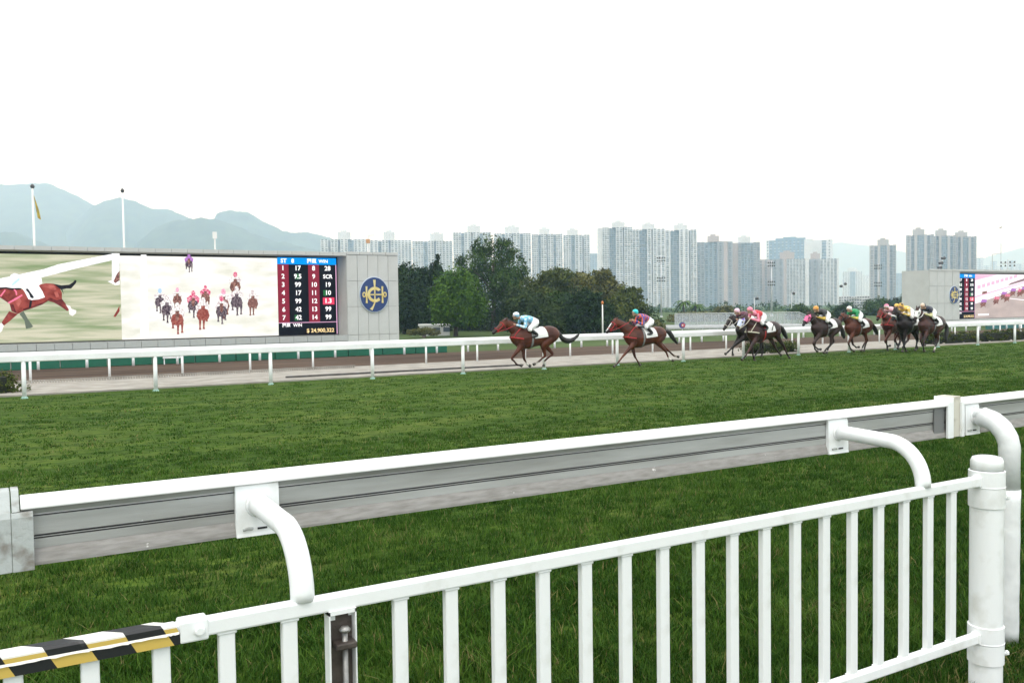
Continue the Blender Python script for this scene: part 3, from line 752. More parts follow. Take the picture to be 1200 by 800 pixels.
pic([(-40, 130), (100, 95), (112, 60), (150, 45), (190, 55), (215, 90), (300, 88), (430, 88), (440, 150), (400, 175), (240, 200), (120, 200), (60, 190), (-40, 195)], G['white'], 'picture_jockey', 9)
pic([(120, 165), (150, 130), (200, 95), (205, 115), (160, 155), (130, 175)], G['silk'], 'picture_jockey', 10)
pic([(262, 210), (290, 205), (330, 262), (352, 292), (345, 308), (318, 300), (300, 255)], G['black'], 'picture_boot', 10)
pic([(310, 330), (335, 330), (325, 395), (298, 415)], G['black'], 'picture_girth', 9)
pic([(80, 350), (150, 310), (230, 265), (235, 280), (155, 330), (92, 362)], G['pink'], 'picture_strap', 9)
pic([(0, 280), (50, 215), (60, 225), (10, 292)], G['pink'], 'picture_strap', 9)
pic([(140, 215), (160, 240), (165, 275), (180, 270), (175, 235), (155, 212)], G['pink'], 'picture_strap', 9)
# the head-on view of the field
pic([(0, 0), (6.5, 0), (9.5, 96), (-0.5, 96)], G['white'], 'picture_rail', 1, lambda u, v: S(165 + u, 298.5 + v))
Zf = lambda u, v: S(170 + u * 0.1312, 295 + v * 0.1312)
field = [(390, 15, 185, 'dark', 'purple'), (130, 325, 550, 'dark', 'skyblue'), (285, 318, 520, 'brown', 'rose'), (535, 298, 500, 'brown', 'red'), (695, 328, 600, 'brown', 'rose'), (800, 178, 420, 'brown', 'red'), (425, 345, 590, 'dark', 'red'),
         (190, 385, 635, 'dark', 'pale'), (955, 330, 565, 'brown', 'pale'), (810, 305, 570, 'dark', 'pale'), (675, 392, 645, 'dark', 'red'), (510, 405, 690, 'chestnut', 'pale'), (280, 450, 735, 'chestnut', 'pale')]
for k, (cx, y0, y1, body, cap) in enumerate(field):
    h = y1 - y0; w = h * 0.205; j = (k % 3 - 1) * 0.1; ly = 12 + k * 5
    E = lambda u, v: (cx + u * w, y0 + v * h)
    pic([E(-1.15, .28), E(-.5, .17), E(.5, .17), E(1.15, .28), E(1.0, .46), E(-1.0, .46)], G['pale'] if k % 3 else G[cap], 'picture_jockey', ly, Zf)
    pic([E(x_, y_) for x_, y_ in ((-.75, .40), (0, .33), (.75, .40), (1.0, .58), (.75, .70), (0, .73), (-.75, .70), (-1.0, .58))], G[body], 'picture_horse', ly + 1, Zf)
    for u, v0, v1 in ((-.55 + j, .66, .92 + j), (.12, .68, 1.0), (.65 - j, .64, .86 - j)):
        pic([E(u - .22, v0), E(u + .22, v0), E(u + .10, v1 - .08), E(u + .20, v1), E(u - .20, v1), E(u - .12, v1 - .08)], G[body], 'picture_horse', ly + 1.5, Zf)
    pic([E(-.30, .27), E(.30, .27), E(.26, .50), E(.10, .58), E(-.10, .58), E(-.26, .50)], G[body if k % 2 else 'brown'], 'picture_horse', ly + 2, Zf)
    pic([E(x_, y_) for x_, y_ in ((-.38, .13), (-.28, .03), (0, 0), (.28, .03), (.38, .13), (.2, .2), (-.2, .2))], G[cap], 'picture_jockey', ly + 3, Zf)

# ---- the second, distant screen wall
W2, S2 = 72.0, 73.2
w2 = empty('screen_wall', (125, W2 + 1.5, -1.0), 'distant pale screen wall showing a pink toned race picture', 'screen wall')
XA, XB, XC = 105.8, 112.3, 150.0
b = MB(); b.box(XA, XC, S2 + 0.15, W2 + 4, -1.1, 6.42); b.box(XA, XB, W2 + 0.13, S2 + 0.149, -1.1, 6.42); b.box(XB + 0.001, XC, W2 + 0.13, S2 + 0.149, 6.15, 6.42); b.box(XB + 0.001, XC, W2 + 0.13, S2 + 0.149, -1.1, -0.06)
b.build('wall_core', M_joint, w2)
panel_grid(w2, frange(XA, XB, 4), [-1.0, -0.1, 2.1, 4.35, 6.30], W2, M_panel, gap=0.05)
panel_grid(w2, frange(XA, XC, 18), [6.31, 6.60], W2 - 0.03, M_panel, gap=0.04, name='coping_panel')
panel_grid(w2, frange(XB, XC, 18), [-1.0, -0.1], W2, M_panel, gap=0.04, name='base_panel')
b = MB(); b.box(XA - 0.02, XA + 0.1, W2 + 0.10, W2 + 4.02, -1.05, 6.44); b.build('side_panel', M_panel, w2)
emblem(w2, 110.97, 3.2, 0.98, 1.12, W2)
b = MB(); b.box(XB + 0.05, XC, S2, S2 + 0.12, -0.05, 6.2); sc2 = b.build('screen', MATS['screen_housing'], w2)
odds_board(sc2, XB + 0.3, -0.02, 5.0, 6.05, S2, 0.016)
G_q = glow('picture_pink_track', (0.60, 0.50, 0.46), 1.0, (0.42, 0.35, 0.33), stretch=(0.3, 1, 1), scale=0.7, ramp=(0.3, 0.7))
G_q2 = glow('picture_pink_stand', (0.92, 0.52, 0.68))
G_q3 = glow('picture_white_rose', (1.08, 0.98, 1.02))
xq, xr = XB + 5.35, XC - 0.2
flat(sc2, [(xq, -0.02), (xr, -0.02), (xr, 6.03), (xq, 6.03)], S2 - 0.012, G_q, 'picture')
Q = lambda u, v: (xq + u * (xr - xq), -0.02 + v * 6.05)
def pic2(pts, M, lay, nm='picture_band'): flat(sc2, [Q(*p) for p in pts], S2 - 0.014 - 0.004 * lay, M, nm)
pic2([(0, 0.36), (0.35, 0.72), (0.8, 1.0), (0, 1.0)], G_q3, 1)
pic2([(0, 0.86), (0.16, 0.99), (0.05, 0.995), (0, 0.995)], G_q2, 2); pic2([(0.0, .80), (.22, .99), (.30, .99), (0, .76)], G_q3, 3)
for k in range(9): u = 0.015 + k * 0.034; pic2([(u, 0.66 + k * 0.032), (u + 0.024, 0.68 + k * 0.032), (u + 0.024, 0.76 + k * 0.03), (u, 0.74 + k * 0.03)], G_q2, 4, 'picture_window')
pic2([(0.0, 0.47), (0.5, 0.93), (0.5, 0.95), (0.0, 0.50)], G_q2, 5); pic2([(0.0, .33), (.62, .94), (.62, .96), (0, .36)], G_q3, 6)
pic2([(.05, .54), (.085, .57), (.085, .62), (.05, .60)], G['brown'], 7, 'picture_board'); pic2([(.24, .74), (.42, .90), (.42, .97), (.26, .80)], glow('picture_greybrown', (0.30, 0.2, 0.22)), 7, 'picture_board')
pic2([(.26, .45), (.5, .36), (.5, .34), (.25, .435)], G_q3, 7)
for k, (u, v) in enumerate(((.055, .33), (.15, .39), (.205, .50), (.23, .45), (.275, .58), (.33, .57), (.36, .62), (.40, .60))):
    for du, dv, M in ((0, 0, 'brown'), (.006, .06, 'red' if k % 2 else 'purple')):
        pic2([(u + du - .022, v + dv - .035), (u + du + .02, v + dv - .03), (u + du + .024, v + dv + .03), (u + du - .012, v + dv + .04)], G[M], 8 + k, 'picture_horse')
    pic2([(u - .02, v - .10), (u - .012, v - .03), (u + .016, v - .03), (u + .02, v - .09), (u + .008, v - .05)], G['brown'], 8.5 + k, 'picture_horse')
pic2([(.02, .06), (.10, .06), (.10, .10), (.02, .10)], G_q3, 8)
# ------------------------------------------------------------------ foliage
def leaf_mat(name, dark, light, rough=0.7):
    if name in MATS: return MATS[name]
    M = bpy.data.materials.new(name)
    n, b = nodes_of(M); L = n.links.new
    g = n.nodes.new('ShaderNodeNewGeometry')
    r = n.nodes.new('ShaderNodeValToRGB')
    r.color_ramp.elements[0].color = (*dark, 1); r.color_ramp.elements[1].color = (*light, 1)
    L(g.outputs['Random Per Island'], r.inputs[0])
    tc = n.nodes.new('ShaderNodeTexCoord'); z = n.nodes.new('ShaderNodeTexNoise'); z.inputs['Scale'].default_value = 0.55; z.inputs['Detail'].default_value = 3
    L(tc.outputs['Object'], z.inputs['Vector'])
    r2 = n.nodes.new('ShaderNodeValToRGB')
    r2.color_ramp.elements[0].position, r2.color_ramp.elements[0].color = 0.32, (0.55, 0.6, 0.55, 1)
    r2.color_ramp.elements[1].position, r2.color_ramp.elements[1].color = 0.68, (1.25, 1.2, 1.1, 1)
    L(z.outputs['Fac'], r2.inputs[0])
    mu = n.nodes.new('ShaderNodeMix'); mu.data_type = 'RGBA'; mu.blend_type = 'MULTIPLY'; mu.inputs[0].default_value = 1.0
    L(r.outputs[0], mu.inputs[6]); L(r2.outputs[0], mu.inputs[7])
    L(mu.outputs[2], b.inputs['Base Color'])
    b.inputs['Roughness'].default_value = rough
    b.inputs['Specular IOR Level'].default_value = 0.08
    MATS[name] = M
    return M
def leaves(name, blobs, n, size, M, parent=None, clump=0.16, origin=(0, 0, 0), stretch=1.0):
    """many small leaf faces spread through ellipsoids; blobs: (x, y, z, rx, ry, rz) in world coordinates"""
    w = np.array([b[3] * b[4] + b[3] * b[5] + b[4] * b[5] for b in blobs]); w = w / w.sum()
    P, N = [], []
    for b, ww in zip(blobs, w):
        c, r = np.array(b[:3]), np.array(b[3:])
        nc = max(6, int(n * ww / 34))
        d = rng.normal(size=(nc, 3)); d /= np.linalg.norm(d, axis=1)[:, None]
        rad = rng.uniform(0.55, 1.06, nc) ** 0.6
        cc = d * rad[:, None]
        k = rng.integers(0, nc, int(n * ww))
        q = cc[k] + rng.normal(size=(len(k), 3)) * clump
        P.append(c + q * r); N.append(d[k])
    P, N = np.concatenate(P), np.concatenate(N)
    m_ = len(P)
    nrm = N * 0.7 + rng.normal(size=(m_, 3)) * 0.6 + np.array([0, 0, 0.35]); nrm /= np.linalg.norm(nrm, axis=1)[:, None]
    t = np.cross(nrm, rng.normal(size=(m_, 3))); t /= np.linalg.norm(t, axis=1)[:, None] + 1e-9
    u = np.cross(nrm, t)
    s = size * rng.uniform(0.55, 1.25, m_)[:, None]
    O = np.array(origin)
    V = np.stack([P - t * s * stretch, P + u * s * 0.55, P + t * s * stretch, P - u * s * 0.55], 1).reshape(-1, 3) - O
    me = bpy.data.meshes.new(name)
    me.vertices.add(len(V)); me.vertices.foreach_set('co', V.astype(np.float32).ravel())
    me.loops.add(m_ * 4); me.loops.foreach_set('vertex_index', np.arange(m_ * 4, dtype=np.int32))
    me.polygons.add(m_); me.polygons.foreach_set('loop_start', np.arange(m_, dtype=np.int32) * 4)
    me.update(calc_edges=True); me.materials.append(M)
    o = bpy.data.objects.new(name, me); COL.objects.link(o)
    o.location = origin
    if parent is not None:
        o.parent = parent; o.location = Vector(origin) - world_loc(parent)
    return o
M_bark = mat('tree_bark', (0.10, 0.08, 0.065), 0.9, var=0.5, scale=3, bump=0.6, bscale=8)
L_dark = leaf_mat('foliage_dark', (0.008, 0.022, 0.007), (0.034, 0.068, 0.020))
L_bright = leaf_mat('foliage_bright', (0.022, 0.066, 0.007), (0.095, 0.185, 0.020))
L_mid = leaf_mat('foliage_mid', (0.015, 0.044, 0.009), (0.068, 0.122, 0.024))
L_olive = leaf_mat('foliage_olive', (0.032, 0.052, 0.012), (0.115, 0.140, 0.036))
L_yel = leaf_mat('foliage_yellowish', (0.06, 0.07, 0.025), (0.19, 0.19, 0.075))
L_hedge = leaf_mat('foliage_hedge', (0.018, 0.038, 0.008), (0.095, 0.115, 0.030))
def tree(label, px_blobs, D, M, trunk_px, n=9000, size=0.21, name='broadleaf_tree', group='trees behind the dirt track', zbase=-1.04, depth=0.85, clump=0.16):
    bl = []
    for (x, y, rx, ry) in px_blobs:
        dd = D * (1 + rnd.uniform(-0.02, 0.02)); p = at_d(x, y, dd); k = dd / FPX
        bl.append((p.x, p.y, p.z, rx * k, max(rx, ry) * k * depth, ry * k))
    base = at_d(trunk_px, 390, D); base.z = zbase
    root = empty(name, base, label, 'tree', group)
    leaves('crown', bl, int(n * 1.25), size, M, root, origin=tuple(base), clump=clump)
    top = Vector((sum(b[0] for b in bl) / len(bl), sum(b[1] for b in bl) / len(bl), max(b[2] for b in bl)))
    k = D / FPX
    b = MB(); b.tube([base - Vector((0, 0, 0.3)), base.lerp(top, 0.25), base.lerp(top, 0.6), top], [3.2 * k, 2.3 * k, 1.5 * k, 0.4 * k], 8); tr = b.build('trunk', M_bark, root, smooth=True)
    for q in sorted(bl, key=lambda q: -q[3])[:7]:
        b = MB(); s = base.lerp(top, rnd.uniform(0.2, 0.5)); e = Vector(q[:3]); b.tube([s, s.lerp(e, 0.5) + Vector((0, 0, 0.3)), e], [1.3 * k, 0.9 * k, 0.3 * k], 6); b.build('limb', M_bark, tr, smooth=True)
    return root
tree('very dark dense tree right against the end of the big screen wall', [(478, 338, 20, 26), (470, 352, 18, 28), (484, 366, 22, 22), (474, 322, 12, 12), (490, 350, 15, 22)], 122, L_dark, 474, 11000)
tree('dark tree with a thin spiky tip beside the bright round tree', [(502, 338, 17, 22), (512, 322, 5, 16), (513, 308, 2.6, 9), (508, 362, 18, 24), (498, 325, 10, 10), (520, 350, 12, 20)], 126, L_dark, 503, 10000)
tree('bright green round tree with pale trunk beside the screen wall', [(535, 348, 26, 30), (519, 362, 14, 18), (552, 360, 15, 20), (535, 331, 19, 13), (524, 343, 16, 18), (548, 342, 16, 17), (534, 368, 20, 12)], 108, L_bright, 534, 12000, size=0.19)
tree('tallest broad green tree rising above all the others', [(577, 303, 26, 24), (551, 313, 17, 18), (602, 312, 15, 20), (575, 333, 38, 24), (596, 333, 22, 24), (566, 292, 15, 12), (590, 292, 13, 12), (545, 330, 12, 16), (580, 360, 30, 28), (614, 335, 10, 14)], 130, L_mid, 578, 17000, size=0.19)
tree('olive tree with a flat rounded top between the tall and the sandy ones', [(655, 326, 24, 11), (640, 333, 14, 9), (668, 332, 13, 9), (640, 348, 26, 14), (622, 346, 16, 20), (660, 346, 22, 12)], 128, L_olive, 645, 11000)
tree('sandy olive tree with ragged airy top among the tree row', [(692, 333, 18, 11), (705, 322, 10, 7), (714, 330, 8, 8), (716, 345, 20, 13), (690, 348, 18, 13), (680, 326, 8, 6)], 124, leaf_mat('foliage_sandy', (0.050, 0.060, 0.020), (0.165, 0.165, 0.058)), 700, 10000, clump=0.2)
tree('low olive tree at the open end of the tree row', [(735, 350, 14, 12), (745, 345, 8, 8), (728, 365, 18, 18), (746, 366, 10, 14), (752, 378, 10, 12)], 118, L_olive, 734, 8000)
tree('dark bushy tree standing behind the leading horse', [(625, 368, 26, 22), (606, 360, 16, 22), (645, 372, 20, 20), (618, 380, 20, 12)], 114, leaf_mat('foliage_dusky', (0.016, 0.036, 0.010), (0.060, 0.090, 0.026)), 622, 12000)
tree('dark bushy tree near the thin white marker pole', [(682, 366, 26, 24), (664, 370, 16, 20), (700, 372, 20, 18), (716, 378, 16, 14), (690, 352, 14, 12)], 112, L_dark, 684, 12000)
tree('small dark tree under the sandy one', [(655, 360, 18, 16), (668, 382, 16, 10), (640, 384, 16, 9)], 116, L_mid, 655, 7000)
tree('round hazy tree cluster left of the distant screen wall', [(1030, 362, 18, 12), (1022, 370, 14, 10), (1040, 368, 16, 12), (1016, 374, 10, 7)], 235, L_mid, 1028, 8000, size=0.30, group='trees near the distant screen')
tree('hazy tree touching the distant screen wall', [(1062, 360, 20, 13), (1075, 362, 16, 14), (1052, 366, 18, 12), (1082, 368, 10, 10), (1064, 352, 12, 6)], 228, L_dark, 1064, 9000, size=0.30, group='trees near the distant screen')
tree('pale yellow bush behind the left end of the grey railings', [(805, 372, 16, 6), (790, 375, 10, 6), (820, 371, 12, 5)], 180, L_yel, 806, 4000, 0.22, 'bush', 'bushes behind the railings')
tree('pale yellow bush behind the middle of the grey railings', [(850, 367, 14, 8), (838, 371, 12, 6), (864, 371, 10, 5)], 180, L_yel, 850, 4500, 0.22, 'bush', 'bushes behind the railings')
tree('small grey-green bush behind the sloping end of the railings', [(937, 364, 9, 7), (929, 368, 8, 6), (945, 368, 8, 6)], 190, L_mid, 937, 3000, 0.25, 'bush', 'bushes behind the railings')
tree('olive bush behind the orange capped jockey', [(957, 369, 12, 7), (968, 371, 8, 6)], 185, L_olive, 958, 3000, 0.25, 'bush', 'bushes behind the railings')
tree('dark green bush beside the low white office block', [(990, 366, 12, 9), (1002, 370, 12, 8), (980, 371, 10, 7)], 190, L_dark, 990, 4000, 0.25, 'bush', 'bushes behind the railings')
tree('sandy flowering shrub behind the tail of the second horse', [(768, 382, 7, 7), (760, 386, 7, 6), (775, 386, 7, 6)], 96, L_yel, 767, 3500, 0.12, 'bush', 'bushes behind the railings')
tree('low pale shrub under the dark trees by the screen wall', [(497, 388, 10, 4), (485, 389, 8, 3.5), (508, 389, 8, 3.5)], 104, L_yel, 497, 2500, 0.13, 'bush', 'bushes behind the railings')
def palm(label, x, ytop, D):
    top = at_d(x, ytop + 3, D); base = Vector((top.x, top.y, -1.05))
    root = empty('palm_tree', base, label, 'palm', 'palm trees')
    b = MB(); b.tube([base, base.lerp(top, .5) + Vector((.15, 0, 0)), top], [0.28, 0.2, 0.16], 8); b.build('trunk', M_bark, root, smooth=True)
    for k in range(13):
        a = k * 2.4; el = rnd.uniform(0.1, 0.9); d = Vector((math.cos(a), math.sin(a), 0)); sd_ = Vector((-d.y, d.x, 0))
        pts = [top + d * (2.6 * t) + Vector((0, 0, 2.4 * (el * t - 1.05 * t * t))) for t in (0, .25, .5, .75, 1)]
        b = MB()
        for i, wd in zip(range(4), (.15, .45, .4, .25)):
            for sg in (-1, 1): b.add([pts[i], pts[i + 1], pts[i + 1] + sd_ * sg * wd + Vector((0, 0, -.25 * wd - .12)), pts[i] + sd_ * sg * wd * .8 + Vector((0, 0, -.2 * wd - .1))], [(0, 1, 2, 3)])
        b.build('frond', L_mid, root, fix=False)
palm('taller palm tree in front of the white towers', 801, 351, 230)
palm('shorter palm tree leaning beside the taller palm', 815, 355, 225)
def hedge(label, x0, x1, Y, ht, dep=0.9, n=9000, size=0.045):
    root = empty('hedge', ((x0 + x1) / 2, Y + dep / 2, 0), label, 'hedge', 'clipped hedges along the path')
    b = MB(); b.box(x0 + .08, x1 - .08, Y + .1, Y + dep - .1, -.05, ht - .10); b.build('dark_core', mat('hedge_core', (0.012, 0.016, 0.008), 0.95), root)  # solid near-black block behind the leaves stops views through the hedge
    bl = []; x = x0
    while x < x1 + .01: bl += [(x, Y + dep * .5, ht * .62, .42, dep * .52, ht * .42), (x + .2, Y + dep * .5, ht * .30, .42, dep * .55, ht * .36)]; x += .4
    leaves('foliage', bl, n, size, L_hedge, root, clump=0.2, origin=(x0, Y, 0))
    return root
hedge('low clipped hedge beside the first post of the tall rail', -2.2, 0.75, 30.0, 0.60)
hedge('short clipped hedge behind the dark bay horse with the number one cloth', 30.9, 33.4, 29.7, 0.52, n=8000, size=0.05)
hedge('long clipped hedge below the distant screen', 44.3, 66.0, 29.8, 0.60, n=26000, size=0.06)
# stones at the hedge foot
for x, wh in [(q_, 'long hedge under the distant screen') for q_ in (45.0, 46.6, 48.2, 49.1, 51.0, 52.4)] + [(31.6, 'short hedge behind the number one horse'), (32.4, 'short hedge behind the number one horse'), (0.1, 'low hedge beside the first rail post'), (0.4, 'low hedge beside the first rail post')]:
    b = MB(); r_ = rnd.uniform(.07, .13); c = Vector((x + rnd.uniform(-.2, .2), 29.62, 0.02))
    b.tube([c - Vector((r_, 0, 0)), c - Vector((r_ * .5, 0, -.02)), c + Vector((r_ * .4, .02, .03)), c + Vector((r_, 0, 0))], [r_ * .4, r_ * .8, r_ * .75, r_ * .35], 7); 
    tag(b.build('stone', M_conc), 'pale stone at the foot of the ' + wh, 'stone', 'stones under the hedges')

# ------------------------------------------------------------------ hills
def hill_mat():
    return mat('hill_forest', (0.062, 0.092, 0.048), 0.95, col2=(0.020, 0.034, 0.022), scale=0.014, bump=0.0, ramp=(0.34, 0.64), detail=9, coords='Object')
def hill(name, ridge, D, depth, rough=9.0):
    """ridge: photo points of the skyline; a hill range whose crest stands D metres away"""
    from mathutils import noise
    D, depth = D * 1.5, depth * 1.5
    xs = np.linspace(ridge[0][0], ridge[-1][0], 110)
    ys = np.interp(xs, [p[0] for p in ridge], [p[1] for p in ridge])
    rows = []
    for t in np.linspace(-1, 0.6, 26):
        row = []
        for x, y in zip(xs, ys):
            p = at_d(x, y, D); h = p.z + 1.06
            q = at_d(x, y, D + t * depth); q.z = 0
            s = max(0.0, 1 - abs(t)) ** (1.15) if t < 0 else 1 - 0.5 * t * t
            e = min(1.0, (x - xs[0]) / 40 + 0.0, (xs[-1] - x) / 40)
            spur = noise.noise((q.x * 0.0032, q.y * 0.0032, 1.7)) * 0.34 * (1 - s) * h + noise.noise((q.x * 0.011, q.y * 0.011, 4.2)) * 22 * (1 - s * .75)
            r_ = noise.noise((q.x * 0.03, q.y * 0.03, 0.3)) * rough * 0.55 + noise.noise((q.x * 0.09, q.y * 0.09, 2.3)) * rough * 0.35
            row.append((q.x, q.y, -8 + (h + 7) * s * max(0.0, e) ** 0.5 + (spur + r_ * min(1, h / 60)) * max(0, e)))
        rows.append(row)
    b = MB(); b.loft(rows, caps=False, closed=False)
    o = b.build(name, hill_mat(), smooth=True)
    return tag(o, kind='structure')
hill('hill', [(-160, 235), (-60, 222), (0, 215), (25, 214), (58, 213), (85, 226), (108, 238), (140, 252), (200, 275), (260, 300)], 3000, 1100)
hill('hill', [(40, 290), (85, 262), (108, 240), (122, 234), (140, 231), (158, 235), (178, 243), (196, 244), (226, 256), (262, 266), (310, 285), (380, 300)], 2600, 800)
hill('hill', [(120, 300), (158, 286), (176, 271), (200, 258), (235, 253), (262, 259), (285, 268), (320, 282), (375, 292), (420, 310)], 2000, 600)
hill('hill', [(215, 275), (246, 249), (268, 246), (290, 248), (310, 260), (332, 270), (362, 273), (386, 278), (430, 300)], 2500, 600)
hill('hill', [(-220, 250), (-60, 262), (0, 272), (16, 272), (34, 278), (60, 287), (110, 310)], 1900, 500)
hill('hill', [(840, 322), (900, 306), (950, 290), (985, 284), (1020, 288), (1070, 297), (1120, 312), (1180, 325)], 5600, 700, 4)
hill('hill', [(1080, 330), (1130, 312), (1160, 300), (1190, 292), (1240, 282), (1320, 276), (1420, 295)], 5400, 700, 4)
# ------------------------------------------------------------------ tower blocks
def bm_(name, col, rough=0.8, **k): return mat(name, col, rough, **k)
M_twhite = bm_('tower_white', (0.66, 0.68, 0.69), var=0.10, scale=0.05)
M_tband = bm_('tower_blue_band', (0.26, 0.33, 0.39), var=0.12, scale=0.05)
M_tgrey = bm_('tower_grey', (0.30, 0.31, 0.325), var=0.12, scale=0.05)
M_tpink = bm_('tower_pinkish', (0.44, 0.37, 0.34), var=0.10, scale=0.05)
M_tbeige = bm_('tower_beige', (0.40, 0.37, 0.345), var=0.10, scale=0.05)
M_tglass = mat('tower_glass', (0.06, 0.085, 0.11), 0.3)
M_glassb = mat('office_blue_glass', (0.14, 0.24, 0.34), 0.25, var=0.2, scale=0.06)
M_ac = bm_('tower_sill', (0.60, 0.60, 0.58))
def tower(label, xl, xr, ytop, D, bays, floors, peaks=(), name='tower_block', group='tower blocks beyond the course', turn=0.0, depth=18.0, base=-1.06):
    """bays: (share of width, setback m, wall material, windows across); peaks: (x0, x1 shares, height m, material)"""
    far = 1.7 if D > 600 else 1.0; D *= far; depth *= far
    c = at_d((xl + xr) / 2, ytop, D); W = (xr - xl) / FPX * D; H = c.z - base
    v = Vector((c.x, c.y, 0)).normalized()
    ang = math.atan2(v.x, -v.y) + turn               # local -y faces the course
    root = empty(name, (c.x, c.y, base), label, 'building', group); root.rotation_euler = (0, 0, math.atan2(v.y, v.x) - math.pi / 2 + turn)
    tot = sum(b[0] for b in bays); x = -W / 2; fh = H / floors
    byM = {}; win = MB(); sill = MB(); n_ac = 0
    for share, setb, M, nw in bays:
        setb *= far
        w = W * share / tot
        key = M.name
        mb = byM.setdefault(key, (MB(), M))[0]
        mb.box(x + .02, x + w - .02, setb, depth - 0.4 * setb, 0, H - setb * 0.15)
        for f in range(floors):
            z = f * fh
            for q in range(nw):
                cx = x + w * (q + .5) / nw; hw = min(0.95 * far, w / nw * 0.33)
                s_ = rnd.random()
                win.box(cx - hw, cx + hw, setb - 0.10, setb + 0.02, z + fh * .34, z + fh * (.80 if s_ < .8 else .70))
                if s_ > .42: sill.box(cx - hw * 1.25, cx + hw * 1.25, setb - 0.75 * far, setb - 0.11, z + fh * .14, z + fh * .32)
        x += w
    def local(mb, nm, M, kind=None):
        o = mb.build(nm, M, None); o.parent = root
        if kind: o['kind'] = kind
    for mb, M in byM.values():
        if len(mb.v) == 8: local(mb, 'wall', M)
        else:
            # every wing of this colour is its own wall
            for k in range(0, len(mb.v), 8):
                w_ = MB(); w_.v = mb.v[k:k + 8]; w_.f = [tuple(i - k for i in f) for f in mb.f[k // 8 * 6:k // 8 * 6 + 6]]; w_.mi = [0] * 6
                local(w_, 'wall', M)
    if win.v: local(win, 'windows', M_tglass, 'stuff')
    if sill.v: local(sill, 'sills', M_ac, 'stuff')
    for (a, b_, h, M) in peaks:
        h *= far
        p = MB(); p.box(-W / 2 + W * a, -W / 2 + W * b_, 2, depth * .7, H - .5, H + h); p.box(-W / 2 + W * (a + (b_ - a) * .25), -W / 2 + W * (a + (b_ - a) * .7), 4, depth * .55, H + h - .1, H + h + 1.6 * far)
        local(p, 'roof_house', M)
    return root
w_, g_, bd, pk, be = M_twhite, M_tgrey, M_tband, M_tpink, M_tbeige
cross = [(3, 1.5, w_, 3), (1.2, 4, bd, 1), (2.6, 0, w_, 2), (.6, 5, g_, 0), (2.6, 0, w_, 2), (1.2, 4, bd, 1), (3, 1.5, w_, 3)]
long_ = [(2, 2, w_, 2), (.8, 5, bd, 1), (1.6, 0, w_, 2), (.5, 5, g_, 0), (1.6, 0, w_, 2), (3.2, 2, w_, 4)]
tower('hazy white block just right of the hills with one roof house', 376, 432, 280, 900, [(1.6, 3, w_, 2), (.5, 6, g_, 0), (1.5, 1, w_, 2), (.5, 6, g_, 0), (1.6, 0, w_, 2), (1.2, 4, bd, 1), (3.2, 1.5, w_, 4)], 34, [(.36, .62, 7, w_)])
tower('white block with roof house rising directly above the emblem wall', 433, 482, 281, 905, long_, 34, [(.34, .6, 8, w_)])
tower('white block beside the emblem wall cut by dark treetops', 483, 530, 282, 900, [(2.8, 2, w_, 4), (1.1, 4, bd, 1), (1.6, 0, w_, 2), (.5, 5, g_, 0), (1.5, 1, w_, 2), (2.6, 2, w_, 3)], 34, [(.45, .78, 7, w_)])
tower('white tower left of the tallest tree with stepped roof', 531, 575, 272, 880, cross, 36, [(.38, .72, 6, w_)])
tower('white tower right behind the crown of the tallest tree', 579, 622, 273, 880, cross, 36, [(.3, .68, 6, w_)])
tower('pale tower above the flat topped olive tree', 623, 659, 274, 885, cross, 36, [(.25, .58, 5, w_)])
tower('pale tower above the sandy tree with a mid height ledge', 660, 691, 275, 885, [(2.6, 1, w_, 3), (1.4, 3, bd, 1), (2.4, 0, w_, 2), (.5, 5, g_, 0), (2.0, 1, w_, 2)], 36, [(.15, .55, 5, w_)])
tower('narrow low blue block squeezed between two white estates', 690, 700, 297, 1300, [(1, 0, bd, 3)], 26)
big = [(1.4, 3, w_, 0), (2.0, 1, w_, 3), (1.9, 5, bd, 3), (1.0, 1, w_, 1), (1.0, 0, w_, 1), (.35, 4, g_, 0), (1.0, 0, w_, 1), (1.4, 2, w_, 2)]
tower('tall white tower with end wall above the airy tree', 700, 741, 266, 780, big, 38, [(.42, .78, 4, w_)])
mid_ = [(1.6, 2, w_, 2), (1.8, 5, bd, 3), (1.0, 0, w_, 1), (.3, 4, g_, 0), (1.0, 0, w_, 1), (1.8, 2, w_, 2)]
tower('tall white tower behind the lamp mast in the middle of its estate', 741, 779, 268, 785, mid_, 38, [(.3, .68, 4, w_)])
tower('tall white tower above the two palms', 779, 816, 269, 785, [(1.2, 2, w_, 1), (1.8, 5, bd, 3), (1.0, 0, w_, 1), (1.0, 0, w_, 1), (.3, 4, g_, 0), (1.3, 1, w_, 2)], 38, [(.3, .7, 4, w_)])
gr = [(1.2, 1, g_, 2), (2.0, 3, M_tband, 3), (1.0, 0, g_, 1), (.6, 0, pk, 0), (.8, 2, g_, 1)]
tower('grey slab tower with pale roof house next to the white estate', 817, 858, 283, 800, gr, 36, [(.3, .62, 5, pk)])
tower('grey slab tower with pink strips before the glass office block', 859, 890, 284, 800, [(1.0, 1, pk, 0), (.6, 0, g_, 1), (2.2, 3, M_tband, 4), (1.2, 0, g_, 2)], 36, [(.2, .65, 5, w_)])
tower('low pink toned block between grey towers', 889, 906, 304, 860, [(1, 0, pk, 3)], 30)
tower('broad hazy blue glass office block with stepped roof', 899, 951, 281, 1250, [(.4, 0, w_, 1), (5, 1, M_glassb, 9), (1.2, 0, w_, 0)], 22, [(.2, .85, 2.5, M_glassb)])
tower('hazy white hospital like block with a round roof mark', 951, 975, 281, 1260, [(2, 0, w_, 0), (.8, 3, M_glassb, 2), (1.2, 0, w_, 1)], 22, [])
